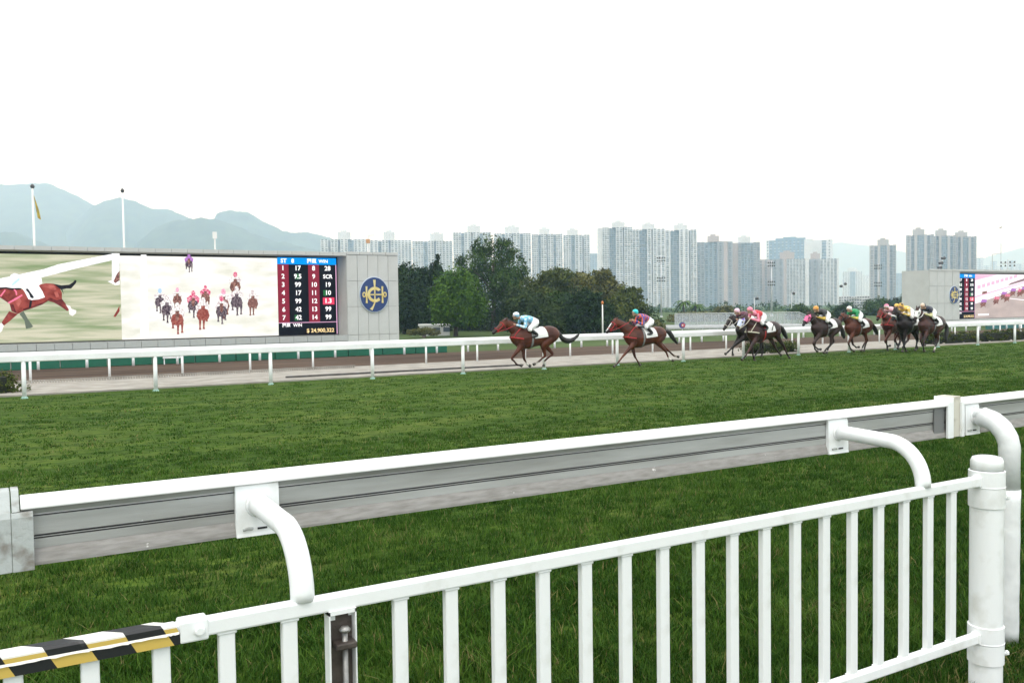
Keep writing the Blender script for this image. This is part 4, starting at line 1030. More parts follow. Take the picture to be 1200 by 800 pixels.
tower('grey tower with dark side in front of the glass office', 906, 947, 303, 830, [(1.8, 0, g_, 2), (.5, 0, pk, 0), (3, 2, w_, 6), (.6, 0, w_, 0)], 34, [(.2, .6, 6, pk)])
tower('grey tower with balconies beside the tall street lamp', 947, 982, 303, 830, [(1.6, 1, g_, 2), (.4, 0, g_, 0), (2.6, 2, w_, 5), (.3, 0, w_, 0)], 34, [(.1, .4, 5, pk)])
tower('faint distant pale block in the gap between towers', 988, 1010, 318, 1700, [(1, 1, w_, 3), (.8, 4, bd, 2), (1, 0, w_, 3)], 30, [(.25, .75, 6, w_)])
tower('very faint pale slab far off in the gap', 1011, 1021, 322, 2000, [(1, 0, w_, 3)], 28)
tower('low white office block with rows of windows', 984, 1018, 347, 420, [(1, 0, M_twhite, 12)], 5, name='office_block', depth=12)
cr = [(1.2, 1, be, 1), (.8, 3, g_, 1), (.7, 0, be, 0), (1.6, 2, M_tband, 3), (.7, 0, be, 0), (.8, 3, g_, 1), (.8, 1, be, 1)]
tower('single slim grey beige tower with a lamp mast before it', 1020, 1049, 287, 840, cr, 36, [(.3, .72, 5, be)])
tower('faint blue grey block right of the slim tower', 1050, 1063, 320, 1500, [(1, 0, bd, 3)], 24)
tower('tall grey beige tower, first of three joined ones', 1063, 1093, 275, 820, cr, 38, [(.24, .66, 5, be)])
tower('grey beige tower in the middle of three joined ones', 1093, 1119, 276, 822, cr, 38, [(.15, .62, 5, be)])
tower('grey beige tower above the distant screen, last of three', 1119, 1143, 277, 824, cr, 38, [(.05, .6, 4, be)])
for k, (a, b_, y, d) in enumerate(((1144, 1152, 302, 2300), (1152, 1161, 311, 2500), (1161, 1168, 306, 2400), (1169, 1180, 312, 2600), (1181, 1190, 305, 2400), (1191, 1200, 309, 2500), (1201, 1216, 303, 2400))):
    tower('faint far block in the hazy skyline above the distant screen', a, b_, y, d, [(1, 0, w_, 3), (.6, 3, bd, 2), (1, 0, w_, 2)], 22, group='faint skyline blocks')
# hazy belt of trees at the feet of the towers
bl = []
for k in range(150):
    x = 700 + 520 * k / 150 + rnd.uniform(-3, 3); p = at_d(x, 369 + rnd.uniform(-3, 3) - (x - 700) * .012, 430 + rnd.uniform(-30, 40)); r_ = rnd.uniform(2.2, 4.2)
    bl.append((p.x, p.y, p.z - 1, r_ * 1.3, r_ * 1.3, r_ + 1.5))
bs_ = []
for k in range(60):
    x = 462 + 300 * k / 60 + rnd.uniform(-3, 3); q_ = at_d(x, 386 + rnd.uniform(-6, 2), 134 + rnd.uniform(-3, 6)); r_ = rnd.uniform(1.3, 2.2)
    bs_.append((q_.x, q_.y, max(q_.z, .2), r_ * 1.4, r_ * 1.3, r_ + .4))
tag(leaves('undergrowth', bs_, 24000, 0.22, L_dark), 'dark undergrowth closing the gaps below the tree row', 'undergrowth', kind='stuff')
tag(leaves('tree_belt', bl, 26000, 0.6, L_mid), 'far hazy belt of trees at the foot of the towers', 'trees', kind='stuff')
# ------------------------------------------------------------------ race horses and jockeys
def ell_ring(c, t, lat, rl, rz, n):
    t = Vector(t).normalized(); lat = Vector(lat); lat = (lat - t * lat.dot(t)).normalized(); up = t.cross(lat)
    return [Vector(c) + lat * (rl * math.cos(2 * math.pi * k / n)) + up * (rz * math.sin(2 * math.pi * k / n)) for k in range(n)]
def limb(mb, pts, n=10, sub=4, grow=0.0):
    """pts: (f, lateral, z, radius across, radius in plane); smooth elliptical loft with rounded ends"""
    P = smooth_path([p[:3] for p in pts], sub); Rr = smooth_path([(p[3], p[4], 0) for p in pts], sub)
    rings = []
    for i, p in enumerate(P):
        t = P[min(i + 1, len(P) - 1)] - P[max(i - 1, 0)]
        a, b = max(Rr[i].x, .004) + grow, max(Rr[i].y, .004) + grow
        if i == 0: rings.append(ell_ring(p - t.normalized() * min(a, b) * .55, t, (0, 1, 0), a * .5, b * .5, n))
        rings.append(ell_ring(p, t, (0, 1, 0), a, b, n))
        if i == len(P) - 1: rings.append(ell_ring(p + t.normalized() * min(a, b) * .55, t, (0, 1, 0), a * .5, b * .5, n))
    mb.loft(rings)
def fuse(mb, name, voxel, smooth=6, M=None):
    """one continuous skin over overlapping lofts"""
    o = mb.build(name, M, None)
    md = o.modifiers.new('r', 'REMESH'); md.mode = 'VOXEL'; md.voxel_size = voxel
    ms = o.modifiers.new('s', 'SMOOTH'); ms.iterations = smooth; ms.factor = 0.5
    dg = bpy.context.evaluated_depsgraph_get(); dg.update()
    me = bpy.data.meshes.new_from_object(o.evaluated_get(dg))
    me.polygons.foreach_set('use_smooth', [True] * len(me.polygons))
    old = o.data; o.modifiers.clear(); o.data = me; bpy.data.meshes.remove(old)
    me.materials.clear()
    if M: me.materials.append(M)
    return o
def coat(name, body, dark, muz, leg=(0.012, 0.010, 0.010), leg_z=0.62, socks=(), blaze=False):
    """bay coat: dark legs and muzzle by body height, optional white socks (side -1 hind / 1 fore)"""
    M = bpy.data.materials.new(name); n, b = nodes_of(M); L = n.links.new
    b.inputs['Roughness'].default_value = 0.42; b.inputs['Specular IOR Level'].default_value = 0.28
    tc = n.nodes.new('ShaderNodeTexCoord'); sp = n.nodes.new('ShaderNodeSeparateXYZ'); L(tc.outputs['Object'], sp.inputs[0])
    nz = n.nodes.new('ShaderNodeTexNoise'); nz.inputs['Scale'].default_value = 3.0; nz.inputs['Detail'].default_value = 4; L(tc.outputs['Object'], nz.inputs['Vector'])
    r = n.nodes.new('ShaderNodeValToRGB'); r.color_ramp.elements[0].position, r.color_ramp.elements[1].position = .35, .68
    r.color_ramp.elements[0].color = (*dark, 1); r.color_ramp.elements[1].color = (*body, 1); L(nz.outputs['Fac'], r.inputs[0])
    def mixin(prev, fac, col):
        m_ = n.nodes.new('ShaderNodeMix'); m_.data_type = 'RGBA'; L(fac, m_.inputs[0]); L(prev, m_.inputs[6]); m_.inputs[7].default_value = (*col, 1); return m_.outputs[2]
    def mr(src, a, c, lo=0., hi=1.):
        q = n.nodes.new('ShaderNodeMapRange'); q.inputs[1].default_value, q.inputs[2].default_value, q.inputs[3].default_value, q.inputs[4].default_value = a, c, lo, hi; L(src, q.inputs[0]); return q.outputs[0]
    def mul(a, c):
        q = n.nodes.new('ShaderNodeMath'); q.operation = 'MULTIPLY'; L(a, q.inputs[0]); L(c, q.inputs[1]); return q.outputs[0]
    col = mixin(r.outputs[0], mr(sp.outputs['Z'], leg_z, leg_z - .3), leg)
    ds = n.nodes.new('ShaderNodeVectorMath'); ds.operation = 'DISTANCE'; L(tc.outputs['Object'], ds.inputs[0]); ds.inputs[1].default_value = muz
    col = mixin(col, mr(ds.outputs['Value'], .24, .13), (.018, .014, .014))
    for (f0, f1, zt) in socks:
        col = mixin(col, mul(mul(mr(sp.outputs['X'], f0 - .02, f0 + .02), mr(sp.outputs['X'], f1 + .02, f1 - .02)), mr(sp.outputs['Z'], zt + .03, zt - .03)), (.72, .68, .62))
    L(col, b.inputs['Base Color'])
    return M
M_mane = mat('black_hair', (0.010, 0.009, 0.009), 0.55)
M_leather = mat('black_leather', (0.015, 0.014, 0.014), 0.4)
M_cloth = mat('white_saddle_cloth', (0.80, 0.80, 0.78), 0.8, var=.1, scale=6)
M_hoof = mat('hoof_horn', (0.06, 0.05, 0.042), 0.5)
M_red = mat('red_tack', (0.40, 0.018, 0.022), 0.5)
M_skin = mat('skin', (0.42, 0.25, 0.17), 0.6)
M_breech = mat('white_breeches', (0.82, 0.82, 0.82), 0.75)
M_boot = mat('black_boot', (0.014, 0.014, 0.015), 0.3)
def horse(label, loc, yaw, pose, M_coat, tack, hood=None, number=None, girth=None, noseband=None, blaze=False, cloth=M_cloth, breast=True):
    """pose: dict of side-view points (forward, up) in metres: poll, muz, legs FA FB HA HB (joint, mid joint, fetlock, toe), tail"""
    root = empty('race_horse', loc, label, 'horse', 'galloping race horses'); root.rotation_euler = (0, 0, math.pi + yaw)
    mb = MB()
    dz = pose.get('dz', 0.0)
    T = [(-1.02, 1.24, .07, .09), (-.94, 1.25, .15, .20), (-.80, 1.26, .22, .285), (-.58, 1.255, .265, .325), (-.30, 1.215, .265, .315), (0., 1.185, .275, .335), (.28, 1.165, .27, .375), (.50, 1.175, .25, .385), (.70, 1.20, .215, .325), (.86, 1.22, .16, .22), (.97, 1.24, .07, .10)]
    limb(mb, [(f, 0, z + dz, a, b) for f, z, a, b in T], 16, 3)
    pf, pz = pose['poll']; mf, mz = pose['muz']
    nv = Vector((pf - .62, 0, pz - 1.34 - dz))
    limb(mb, [(.46, 0, 1.33 + dz, .17, .27), (.62, 0, 1.36 + dz, .15, .285), (.62 + nv.x * .32, 0, 1.34 + dz + nv.z * .35 - .02, .115, .225), (.62 + nv.x * .68, 0, 1.34 + dz + nv.z * .70 - .03, .09, .165), (pf - .02, 0, pz - .09, .08, .125), (pf + .05, 0, pz - .10, .06, .09)], 14, 4)
    # head: poll, cheek, face, muzzle
    hv = Vector((mf - pf, 0, mz - pz)); hp = Vector((hv.z, 0, -hv.x)).normalized() * -1   # hp points to the throat side
    if hp.z > 0: hp = -hp
    H = lambda t, o: Vector((pf, 0, pz)) + hv * t + hp * o
    def HP(t, o, a, b): q = H(t, o); return (q.x, 0, q.z, a, b)
    limb(mb, [HP(.0, .07, .065, .07), HP(.16, .105, .090, .120), (*HP(.34, .105, .092, .128),), HP(.55, .085, .070, .095), HP(.75, .070, .055, .072), HP(.90, .065, .056, .068), HP(.99, .070, .045, .055)], 12, 4)
    for s in (-1, 1):                                 # ears
        e = H(-.01, .03); d = (-hv.normalized() * .75 + Vector((-.25, 0, .55))).normalized()
        limb(mb, [(e.x, s * .055, e.z, .026, .030), (e.x + d.x * .08, s * .065, e.z + d.z * .08, .026, .026), (e.x + d.x * .16, s * .060, e.z + d.z * .16, .008, .008)], 8, 2)
    hoofs = []
    for key, s in (('FA', pose.get('sFA', 1)), ('FB', -pose.get('sFA', 1))):
        j = pose[key]; y = .135 * s; j = [(a, z + (dz if i == 0 else 0)) for i, (a, z) in enumerate(j)]
        k, f, h = j[1], j[2], j[3]; sh = (.60, 1.22 + dz)
        el = (j[0][0] * .6 + .42 * .4, j[0][1] * .5 + .98 * .5)
        limb(mb, [(sh[0], y * .9, sh[1], .09, .17), (el[0] * .7 + .5 * .3, y * 1.02, (sh[1] + el[1]) / 2, .095, .15), (el[0], y, el[1], .085, .125), ((el[0] + k[0]) / 2, y, (el[1] + k[1]) / 2, .060, .078), (k[0], y, k[1], .045, .050), ((k[0] + f[0]) / 2, y, (k[1] + f[1]) / 2, .031, .035), (f[0], y, f[1], .036, .040), ((f[0] + h[0]) / 2, y, (f[1] + h[1]) / 2, .032, .036)], 10, 4)
        hoofs.append((f, h, y))
    for key, s in (('HA', pose.get('sHA', 1)), ('HB', -pose.get('sHA', 1))):
        j = pose[key]; y = .13 * s; st, k, f, h = j
        st = (st[0] * .75 + -.42 * .25, st[1] * .6 + 1.02 * .4)
        limb(mb, [(-.72, y * .9, 1.24 + dz, .12, .24), ((-.66 + st[0]) / 2, y * 1.08, (1.2 + dz + st[1]) / 2 + .02, .125, .205), (st[0], y * 1.05, st[1], .10, .140), ((st[0] + k[0]) / 2, y, (st[1] + k[1]) / 2, .062, .088), (k[0], y, k[1], .045, .058), ((k[0] * .6 + f[0] * .4), y, (k[1] * .6 + f[1] * .4), .034, .040), (f[0], y, f[1], .037, .042), ((f[0] + h[0]) / 2, y, (f[1] + h[1]) / 2, .033, .037)], 10, 4)
        hoofs.append((f, h, y))
    body = fuse(mb, 'body', 0.021, 4, M_coat); body.parent = root
    for f, h, y in hoofs:
        b = MB(); d = Vector((h[0] - f[0], 0, h[1] - f[1])).normalized(); c = Vector((h[0], y, h[1]))
        b.tube([c - d * .09, c - d * .035, c], [.038, .050, .056], 10, side=(0, 1, 0)); o = b.build('hoof', M_hoof); o.parent = root
    # tail
    tp = [Vector((-1.0, 0, 1.38 + dz))] + [Vector((a, .02 * i, z)) for i, (a, z) in enumerate(pose['tail'][1:])]
    if len(tp) == 3: tp.append(tp[-1] + (tp[-1] - tp[-2]) * .5)
    b = MB(); tr = [.045, .07, .085, .085, .07, .05, .02]; pth = smooth_path(tp, 4)
    b.tube(pth, [(tr[min(6, int(i * 6.9 / len(pth)))], tr[min(6, int(i * 6.9 / len(pth)))] * 1.15) for i in range(len(pth))], 9, side=(0, 1, 0)); o = b.build('tail', M_mane, smooth=True); o.parent = root
    # mane along the crest
    b = MB(); A = []
    for k in range(9):
        t = k / 8; q = Vector((.50, 0, 1.58 + dz)).lerp(Vector((pf - .05, 0, pz + .02)), t); A.append(q + Vector((0, 0, .02 * math.sin(k * 2.3))))
    b.tube(A, [(.028, .060 + .012 * math.sin(k * 1.9)) for k in range(9)], 8, side=(0, 1, 0)); o = b.build('mane', M_mane, smooth=True); o.parent = root
    b = MB(); q = H(.10, -.005); b.tube([q, H(.16, -.012), H(.26, -.01)], [.02, .028, .01], 6, side=(0, 1, 0)); o = b.build('forelock', M_mane); o.parent = root
    # eyes
    for s in (-1, 1):
        b = MB(); q = H(.36, .045); c = Vector((q.x, s * .083, q.z)); b.tube([c - Vector((.018, 0, 0)), c, c + Vector((.018, 0, 0))], [.008, .017, .008], 8); o = b.build('eye', M_leather, smooth=True); o.parent = root
    # bridle: noseband, cheek straps, browband, reins to the hands
    br = MB()
    def strap(pts, r=.013, M=None): br.tube(pts, [(r, r * 1.6)] * len(pts), 6)
    def headring(t, o, a, b_, n=14):
        c = H(t, o); u = hv.normalized()
        pts = [c + Vector((0, a * math.cos(2 * math.pi * k / n), 0)) + hp * (b_ * math.sin(2 * math.pi * k / n)) for k in range(n + 1)]
        strap(pts)
    headring(.70, .075, .066, .090); headring(.24, .105, .100, .135)
    hand = Vector(pose.get('hand', (.80, 1.70)) and (pose.get('hand', (.80, 1.70))[0], 0, pose.get('hand', (.80, 1.70))[1]))
    for s in (-1, 1):
        strap([Vector((0, s * .098, 0)) + H(.22, .06), Vector((0, s * .085, 0)) + H(.45, .10), Vector((0, s * .064, 0)) + H(.70, .10)])
        bit = H(.80, .105); strap([Vector((bit.x, s * .06, bit.z)), Vector((bit.x * .55 + hand.x * .45, s * .125, bit.z * .55 + hand.z * .45 - .02)), Vector((hand.x, s * .07, hand.z))], .010)
    o = br.build('bridle', tack); o.parent = root
    if noseband:
        b = MB(); c = H(.66, .07); n = 14
        b.tube([c + Vector((0, .078 * math.cos(2 * math.pi * k / n), 0)) + hp * (.10 * math.sin(2 * math.pi * k / n)) for k in range(n + 1)], .034, 8); o = b.build('sheepskin_noseband', noseband, smooth=True); o.parent = root
    if blaze:
        b = MB(); pts = [H(t, -.062 - .0 if t < .5 else -.028) for t in (.28, .45, .62, .8, .93)]
        wd = (.012, .03, .034, .040, .030); up, dn = [], []
        b.loft([[q - Vector((0, w_, 0)), q - hp * .018, q + Vector((0, w_, 0)), q + hp * .03] for q, w_ in zip([H(t, o_) for t, o_ in ((.25, .0), (.42, -.022), (.6, -.006), (.78, .002), (.93, .0))], wd)]); o = b.build('blaze', M_cloth, smooth=True); o.parent = root
    if hood:
        b = MB(); limb(b, [HP(.0, .065, .075, .082), HP(.16, .105, .102, .135), HP(.34, .105, .104, .142), HP(.54, .085, .084, .110), HP(.66, .078, .070, .092)], 12, 4); o = b.build('hood', hood, smooth=True); o.parent = root
        for s in (-1, 1):
            b = MB(); q = H(.36, .045); c = Vector((q.x, s * .104, q.z)); b.tube([c - Vector((0, s * .01, 0)), c + Vector((0, s * .008, 0))], [.036, .024], 10); e = b.build('blinker', M_leather); e.parent = root
    if breast:
        b = MB(); pts = []
        for k in range(11):
            a = math.radians(-100 + 20 * k); pts.append((.60 + .40 * math.cos(a * .9), .262 * math.sin(a), 1.16 + dz + .05 * math.cos(a)))
        b.tube(pts, [(.022, .012)] * 11, 6); o = b.build('breast_strap', tack); o.parent = root
        for s in (-1, 1):
            b = MB(); b.tube([(.92, s * .12, 1.22 + dz), (.80, s * .17, 1.40 + dz), (.62, s * .155, 1.56 + dz), (.45, s * .1, 1.60 + dz)], [(.016, .011)] * 4, 6); o = b.build('neck_strap', tack); o.parent = root
    # saddle cloth, saddle, girth
    def drape(f0, f1, z0, out, nm, M, skew=0.0):
        b = MB(); rows = []
        for k in range(7):
            f = f0 + (f1 - f0) * k / 6; row = []
            for a in np.linspace(-1, 1, 15):
                ang = a * math.radians(118)
                i = np.interp(f, [t[0] for t in T], range(len(T))); a_ = np.interp(f, [t[0] for t in T], [t[2] for t in T]); b_ = np.interp(f, [t[0] for t in T], [t[3] for t in T]); zc = np.interp(f, [t[0] for t in T], [t[1] for t in T]) + dz
                z = zc + (b_ + out) * math.cos(ang * (z0 if abs(a) > 0 else 1)); y = (a_ + out) * math.sin(ang * z0)
                row.append((f + skew * abs(a), y, z))
            rows.append(row)
        b.loft(rows, caps=False, closed=False); o = b.build(nm, M, smooth=True); o.parent = root
        return o
    drape(-.30, .26, .78, .030, 'saddle_cloth', cloth, -.10)
    b = MB(); limb(b, [(-.12, 0, 1.545 + dz, .13, .03), (.05, 0, 1.545 + dz, .15, .035), (.30, 0, 1.575 + dz, .10, .035)], 10, 3); o = b.build('saddle', M_leather, smooth=True); o.parent = root
    g = MB(); rows = []
    n = 22
    for f in (.20, .28):
        a_ = np.interp(f, [t[0] for t in T], [t[2] for t in T]) + .022; b_ = np.interp(f, [t[0] for t in T], [t[3] for t in T]) + .022; zc = np.interp(f, [t[0] for t in T], [t[1] for t in T]) + dz
        rows.append([(f - .0, a_ * math.sin(2 * math.pi * k / n), zc + b_ * math.cos(2 * math.pi * k / n)) for k in range(n)])
    g.loft(rows, caps=False); o = g.build('girth', girth or mat('grey_girth', (.20, .20, .20), .7), smooth=True); o.parent = root
    if number:
        t = text(o, number, 0, 0, 0, .36, M_leather, bold=.012, name='cloth_number')
        t.parent = root; t.location = (-.12, .345, 1.34 + dz); t.rotation_euler = (math.radians(90 + 14), 0, math.pi)
    return root
# ---- jockey: body mesh shared, clothing as children
JP = dict(hip=(-.02, 1.74), chest=(.40, 1.86), neck=(.58, 1.90), head=(.74, 1.97), knee=(.36, 1.52), ankle=(.02, 1.33), toe=(.20, 1.24), elbow=(.50, 1.58), hand=(.84, 1.68))
def jockey_parts(grow_t=0.0):
    J = JP
    def torso(mb, g): limb(mb, [(J['hip'][0] - .05, 0, J['hip'][1] + .0, .135 + g, .12 + g), (.12, 0, 1.83, .125 + g, .115 + g), (.30, 0, 1.87, .14 + g, .115 + g), (.46, 0, 1.875, .15 + g, .105 + g), (.55, 0, 1.885, .09 + g, .075 + g)], 12, 3)
    def arm(mb, s, g, stop=1.0):
        sh, e, h = (.46, s * .185, 1.85), (J['elbow'][0], s * .235, J['elbow'][1]), (J['hand'][0] - .03, s * .085, J['hand'][1])
        limb(mb, [(*sh, .055 + g, .055 + g), (*[(a + b) / 2 for a, b in zip(sh, e)], .047 + g, .047 + g), (*e, .041 + g, .041 + g), (*[a * .45 + b * .55 for a, b in zip(e, h)], .036 + g, .036 + g), (*[a * (1 - .9 * stop) + b * .9 * stop for a, b in zip(e, h)], .026 + g, .026 + g)], 8, 3)
    def leg(mb, s, g, a=True, c=True):
        hp, k, an = (J['hip'][0], s * .10, J['hip'][1] - .03), (J['knee'][0], s * .26, J['knee'][1]), (J['ankle'][0] + .04, s * .30, J['ankle'][1])
        if a: limb(mb, [(*hp, .10 + g, .10 + g), (*[(x + y) / 2 for x, y in zip(hp, k)], .082 + g, .085 + g), (*k, .060 + g, .060 + g), (*[x * .75 + y * .25 for x, y in zip(k, an)], .055 + g, .055 + g)], 10, 3)
        if c: limb(mb, [(*[x * .92 + y * .08 for x, y in zip(k, an)], .052 + g, .052 + g), (*[x * .6 + y * .4 for x, y in zip(k, an)], .056 + g, .058 + g), (*an, .038 + g, .040 + g), (an[0] + .03, an[1], an[2] - .05, .038 + g, .042 + g), (an[0] + .12, an[1], an[2] - .085, .034 + g, .030 + g), (an[0] + .20, an[1], an[2] - .09, .022 + g, .020 + g)], 10, 3)
    return torso, arm, leg
def make_body():
    torso, arm, leg = jockey_parts(); mb = MB(); torso(mb, 0)
    hx, hz = JP['head']
    limb(mb, [(.50, 0, 1.88, .07, .07), (.60, 0, 1.905, .055, .058), (.66, 0, 1.93, .055, .06)], 10, 3)
    limb(mb, [(hx - .065, 0, hz - .015, .058, .075), (hx - .02, 0, hz, .076, .100), (hx + .04, 0, hz - .005, .072, .105), (hx + .078, 0, hz - .02, .055, .085)], 12, 3)
    limb(mb, [(hx + .07, 0, hz - .005, .016, .022), (hx + .105, 0, hz - .028, .015, .016)], 8, 2)       # nose
    limb(mb, [(hx + .03, 0, hz - .085, .045, .030), (hx + .078, 0, hz - .090, .032, .022)], 8, 2)       # jaw
    for s in (-1, 1):
        limb(mb, [(hx - .01, s * .072, hz - .03, .014, .026), (hx - .012, s * .085, hz - .025, .010, .028)], 8, 2)
        arm(mb, s, 0); leg(mb, s, 0)
        h = Vector((JP['hand'][0], s * .080, JP['hand'][1]))
        limb(mb, [(h.x - .05, s * .083, h.z - .003, .020, .026), (h.x - .01, s * .078, h.z, .016, .038), (h.x + .025, s * .076, h.z, .013, .036)], 8, 3)
        for i, (dz_, ln) in enumerate(((.030, .058), (.010, .066), (-.010, .060), (-.029, .046))):        # four fingers curled round the rein
            q = h + Vector((.022, 0, dz_)); limb(mb, [(q.x, q.y, q.z, .0095, .0095), (q.x + ln * .55, q.y - s * .004, q.z - .004, .009, .009), (q.x + ln * .75, q.y - s * .026, q.z - .008, .0085, .0085), (q.x + ln * .35, q.y - s * .040, q.z - .010, .008, .008)], 7, 3)
        limb(mb, [(h.x - .015, h.y - s * .012, h.z + .030, .011, .011), (h.x + .018, h.y - s * .026, h.z + .052, .010, .010), (h.x + .045, h.y - s * .036, h.z + .046, .008, .008)], 7, 3)   # thumb
    return fuse(mb, 'person', 0.0085, 3, M_skin)
def make_garment(fn, nm, voxel=.012):
    mb = MB(); fn(mb); return fuse(mb, nm, voxel, 2)
torso_, arm_, leg_ = jockey_parts()
J_body = make_body()
J_silk = make_garment(lambda mb: (torso_(mb, .014), [arm_(mb, s, .013, .97) for s in (-1, 1)]), 'jacket')
def br_(mb):
    limb(mb, [(JP['hip'][0] - .08, 0, JP['hip'][1] - .01, .155, .135), (.06, 0, 1.80, .148, .138), (.13, 0, 1.825, .142, .132)], 12, 3)
    for s in (-1, 1): leg_(mb, s, .012, True, False)
J_breech = make_garment(br_, 'breeches')
J_boots = []
for s in (-1, 1): J_boots.append(make_garment(lambda mb: leg_(mb, s, .010, False, True), 'boot'))
b = MB(); hx, hz = JP['head']
limb(b, [(hx - .10, 0, hz + .015, .062, .075), (hx - .06, 0, hz + .03, .098, .108), (hx - .0, 0, hz + .045, .104, .110), (hx + .055, 0, hz + .05, .088, .085), (hx + .085, 0, hz + .045, .05, .045)], 16, 4)
J_helmet = fuse(b, 'helmet', .012, 3)
b = MB(); b.loft([[(hx + .06 + .075 * math.cos(a) * k, .092 * math.sin(a), hz + .018 - .018 * k + .012 * math.cos(a)) for a in np.linspace(-1.4, 1.4, 9)] for k in (0.55, 1.0)] , caps=False, closed=False)
J_peak = b.build('helmet_peak', None, smooth=True)
b = MB(); b.tube([(hx + .030, -.078, hz - .004), (hx + .074, -.046, hz + .0), (hx + .086, 0, hz + .001), (hx + .074, .046, hz), (hx + .030, .078, hz - .004)], [(.013, .020)] * 5, 8)
J_gog = b.build('goggles', None, smooth=True)
PROTO = [J_silk, J_breech, *J_boots, J_helmet, J_peak, J_gog]
used = [False]
def jockey(label, hloc, yaw, silk, cap, breech=M_breech, lift=(0, 0), tilt=0.0, peak=None):
    def take(src, M):
        if not used[0]: o = src
        else: o = src.copy(); o.data = src.data.copy(); COL.objects.link(o); o.name = src.name.split('.')[0]
        o.data.materials.clear(); o.data.materials.append(M); return o
    root = take(J_body, M_skin) if not used[0] else None
    if root is None: root = J_body.copy(); COL.objects.link(root); root.name = 'person'
    tag(root, label, 'jockey', 'jockeys riding the race horses')
    ps = [take(s, M) for s, M in zip(PROTO, [silk, breech, M_boot, M_boot, cap, peak or cap, M_leather])]
    for p in ps: p.parent = root; p.location = (0, 0, 0)
    used[0] = True
    root.rotation_euler = (0, -tilt, math.pi + yaw)
    d = Matrix.Rotation(math.pi + yaw, 3, 'Z') @ Vector((lift[0], 0, lift[1]))
    root.location = Vector(hloc) + d
    return root
def silk_mat(name, a, b_, kind='spots', scale=7.0):
    if name in MATS: return MATS[name]
    M = bpy.data.materials.new(name); n, bs = nodes_of(M); L = n.links.new; bs.inputs['Roughness'].default_value = .5
    tc = n.nodes.new('ShaderNodeTexCoord'); r = n.nodes.new('ShaderNodeValToRGB'); r.color_ramp.interpolation = 'CONSTANT'
    r.color_ramp.elements[0].color = (*a, 1); r.color_ramp.elements[1].color = (*b_, 1); r.color_ramp.elements[1].position = .5
    if kind == 'spots':
        v = n.nodes.new('ShaderNodeTexVoronoi'); v.inputs['Scale'].default_value = scale; L(tc.outputs['Object'], v.inputs['Vector']); r.color_ramp.elements[1].position = .42; L(v.outputs['Distance'], r.inputs[0])
    elif kind == 'stripe':
        v = n.nodes.new('ShaderNodeTexWave'); v.inputs['Scale'].default_value = scale; v.bands_direction = 'Y' if False else 'X'; L(tc.outputs['Object'], v.inputs['Vector']); L(v.outputs['Fac'], r.inputs[0])
    else:                                            # arms / front in the second colour
        s = n.nodes.new('ShaderNodeSeparateXYZ'); L(tc.outputs['Object'], s.inputs[0]); q = n.nodes.new('ShaderNodeMapRange'); q.inputs[1].default_value, q.inputs[2].default_value = scale - .02, scale + .02; L(s.outputs['Z' if kind == 'low' else 'X'], q.inputs[0]); L(q.outputs[0], r.inputs[0])
    L(r.outputs[0], bs.inputs['Base Color']); MATS[name] = M; return M
# poses read from the photograph (forward, up)
P1 = dict(poll=(1.24, 1.88), muz=(1.74, 1.47), FA=[(.78, .90), (1.02, .55), (.82, .32), (.62, .27)], FB=[(.40, .90), (.36, .50), (.24, .30), (.10, .22)], HA=[(-.25, .92), (-.34, .58), (-.07, .38), (.14, .29)], HB=[(-.58, .92), (-.84, .62), (-.52, .40), (-.44, .18)], tail=[(-.93, 1.34), (-1.22, 1.14), (-1.54, 1.08), (-1.9, 1.30)], dz=.06)
P2 = dict(poll=(1.44, 1.80), muz=(1.86, 1.36), FA=[(.80, .86), (1.13, .46), (1.44, .16), (1.60, .05)], FB=[(.62, .82), (.38, .38), (.22, .15), (.13, .03)], HA=[(-.55, .84), (-.92, .54), (-1.08, .25), (-1.30, .15)], HB=[(-.84, .86), (-1.22, .58), (-1.58, .32), (-1.80, .28)], tail=[(-.97, 1.27), (-1.2, 1.27), (-1.40, 1.02), (-1.60, .80)], dz=-.07)
def sc(P, k):
    q = {}
    for n_, v in P.items():
        q[n_] = [(a * k, z) for a, z in v] if isinstance(v, list) else ((v[0] * k, v[1]) if isinstance(v, tuple) else v)
    return q
P4 = sc(dict(poll=(1.50, 1.70), muz=(1.96, 1.22), FA=[(.9, .84), (1.23, .44), (1.53, .2), (1.74, .1)], FB=[(.75, .8), (.58, .36), (.48, .12), (.42, .0)], HA=[(-.95, .84), (-1.36, .46), (-1.58, .18), (-1.77, .03)], HB=[(-.75, .84), (-1.10, .46), (-1.34, .26), (-1.55, .14)], tail=[(-1.1, 1.28), (-1.38, 1.20), (-1.62, .92)], dz=-.08), .87)
P3 = sc(dict(poll=(1.52, 1.72), muz=(2.04, 1.25), FA=[(1.05, .86), (1.55, .54), (1.86, .36), (2.05, .27)], FB=[(1.0, .82), (1.2, .5), (1.23, .28), (1.2, .17)], HA=[(-.36, .80), (-.30, .42), (.0, .2), (.15, .08)], HB=[(-.61, .80), (-.85, .42), (-.78, .2), (-.72, .06)], tail=[(-1.1, 1.28), (-1.3, 1.1), (-1.4, .9)], dz=-.06), .90)
P5 = sc(dict(poll=(1.34, 1.78), muz=(1.78, 1.33), FA=[(.9, .86), (1.18, .58), (1.06, .33), (.88, .22)], FB=[(.6, .84), (.66, .44), (.38, .29), (.18, .28)], HA=[(-.2, .82), (-.12, .46), (.24, .28), (.40, .14)], HB=[(-.57, .84), (-.82, .56), (-.42, .33), (-.26, .1)], tail=[(-1.02, 1.25), (-1.25, 1.05), (-1.35, .8)], dz=-.02), .95)
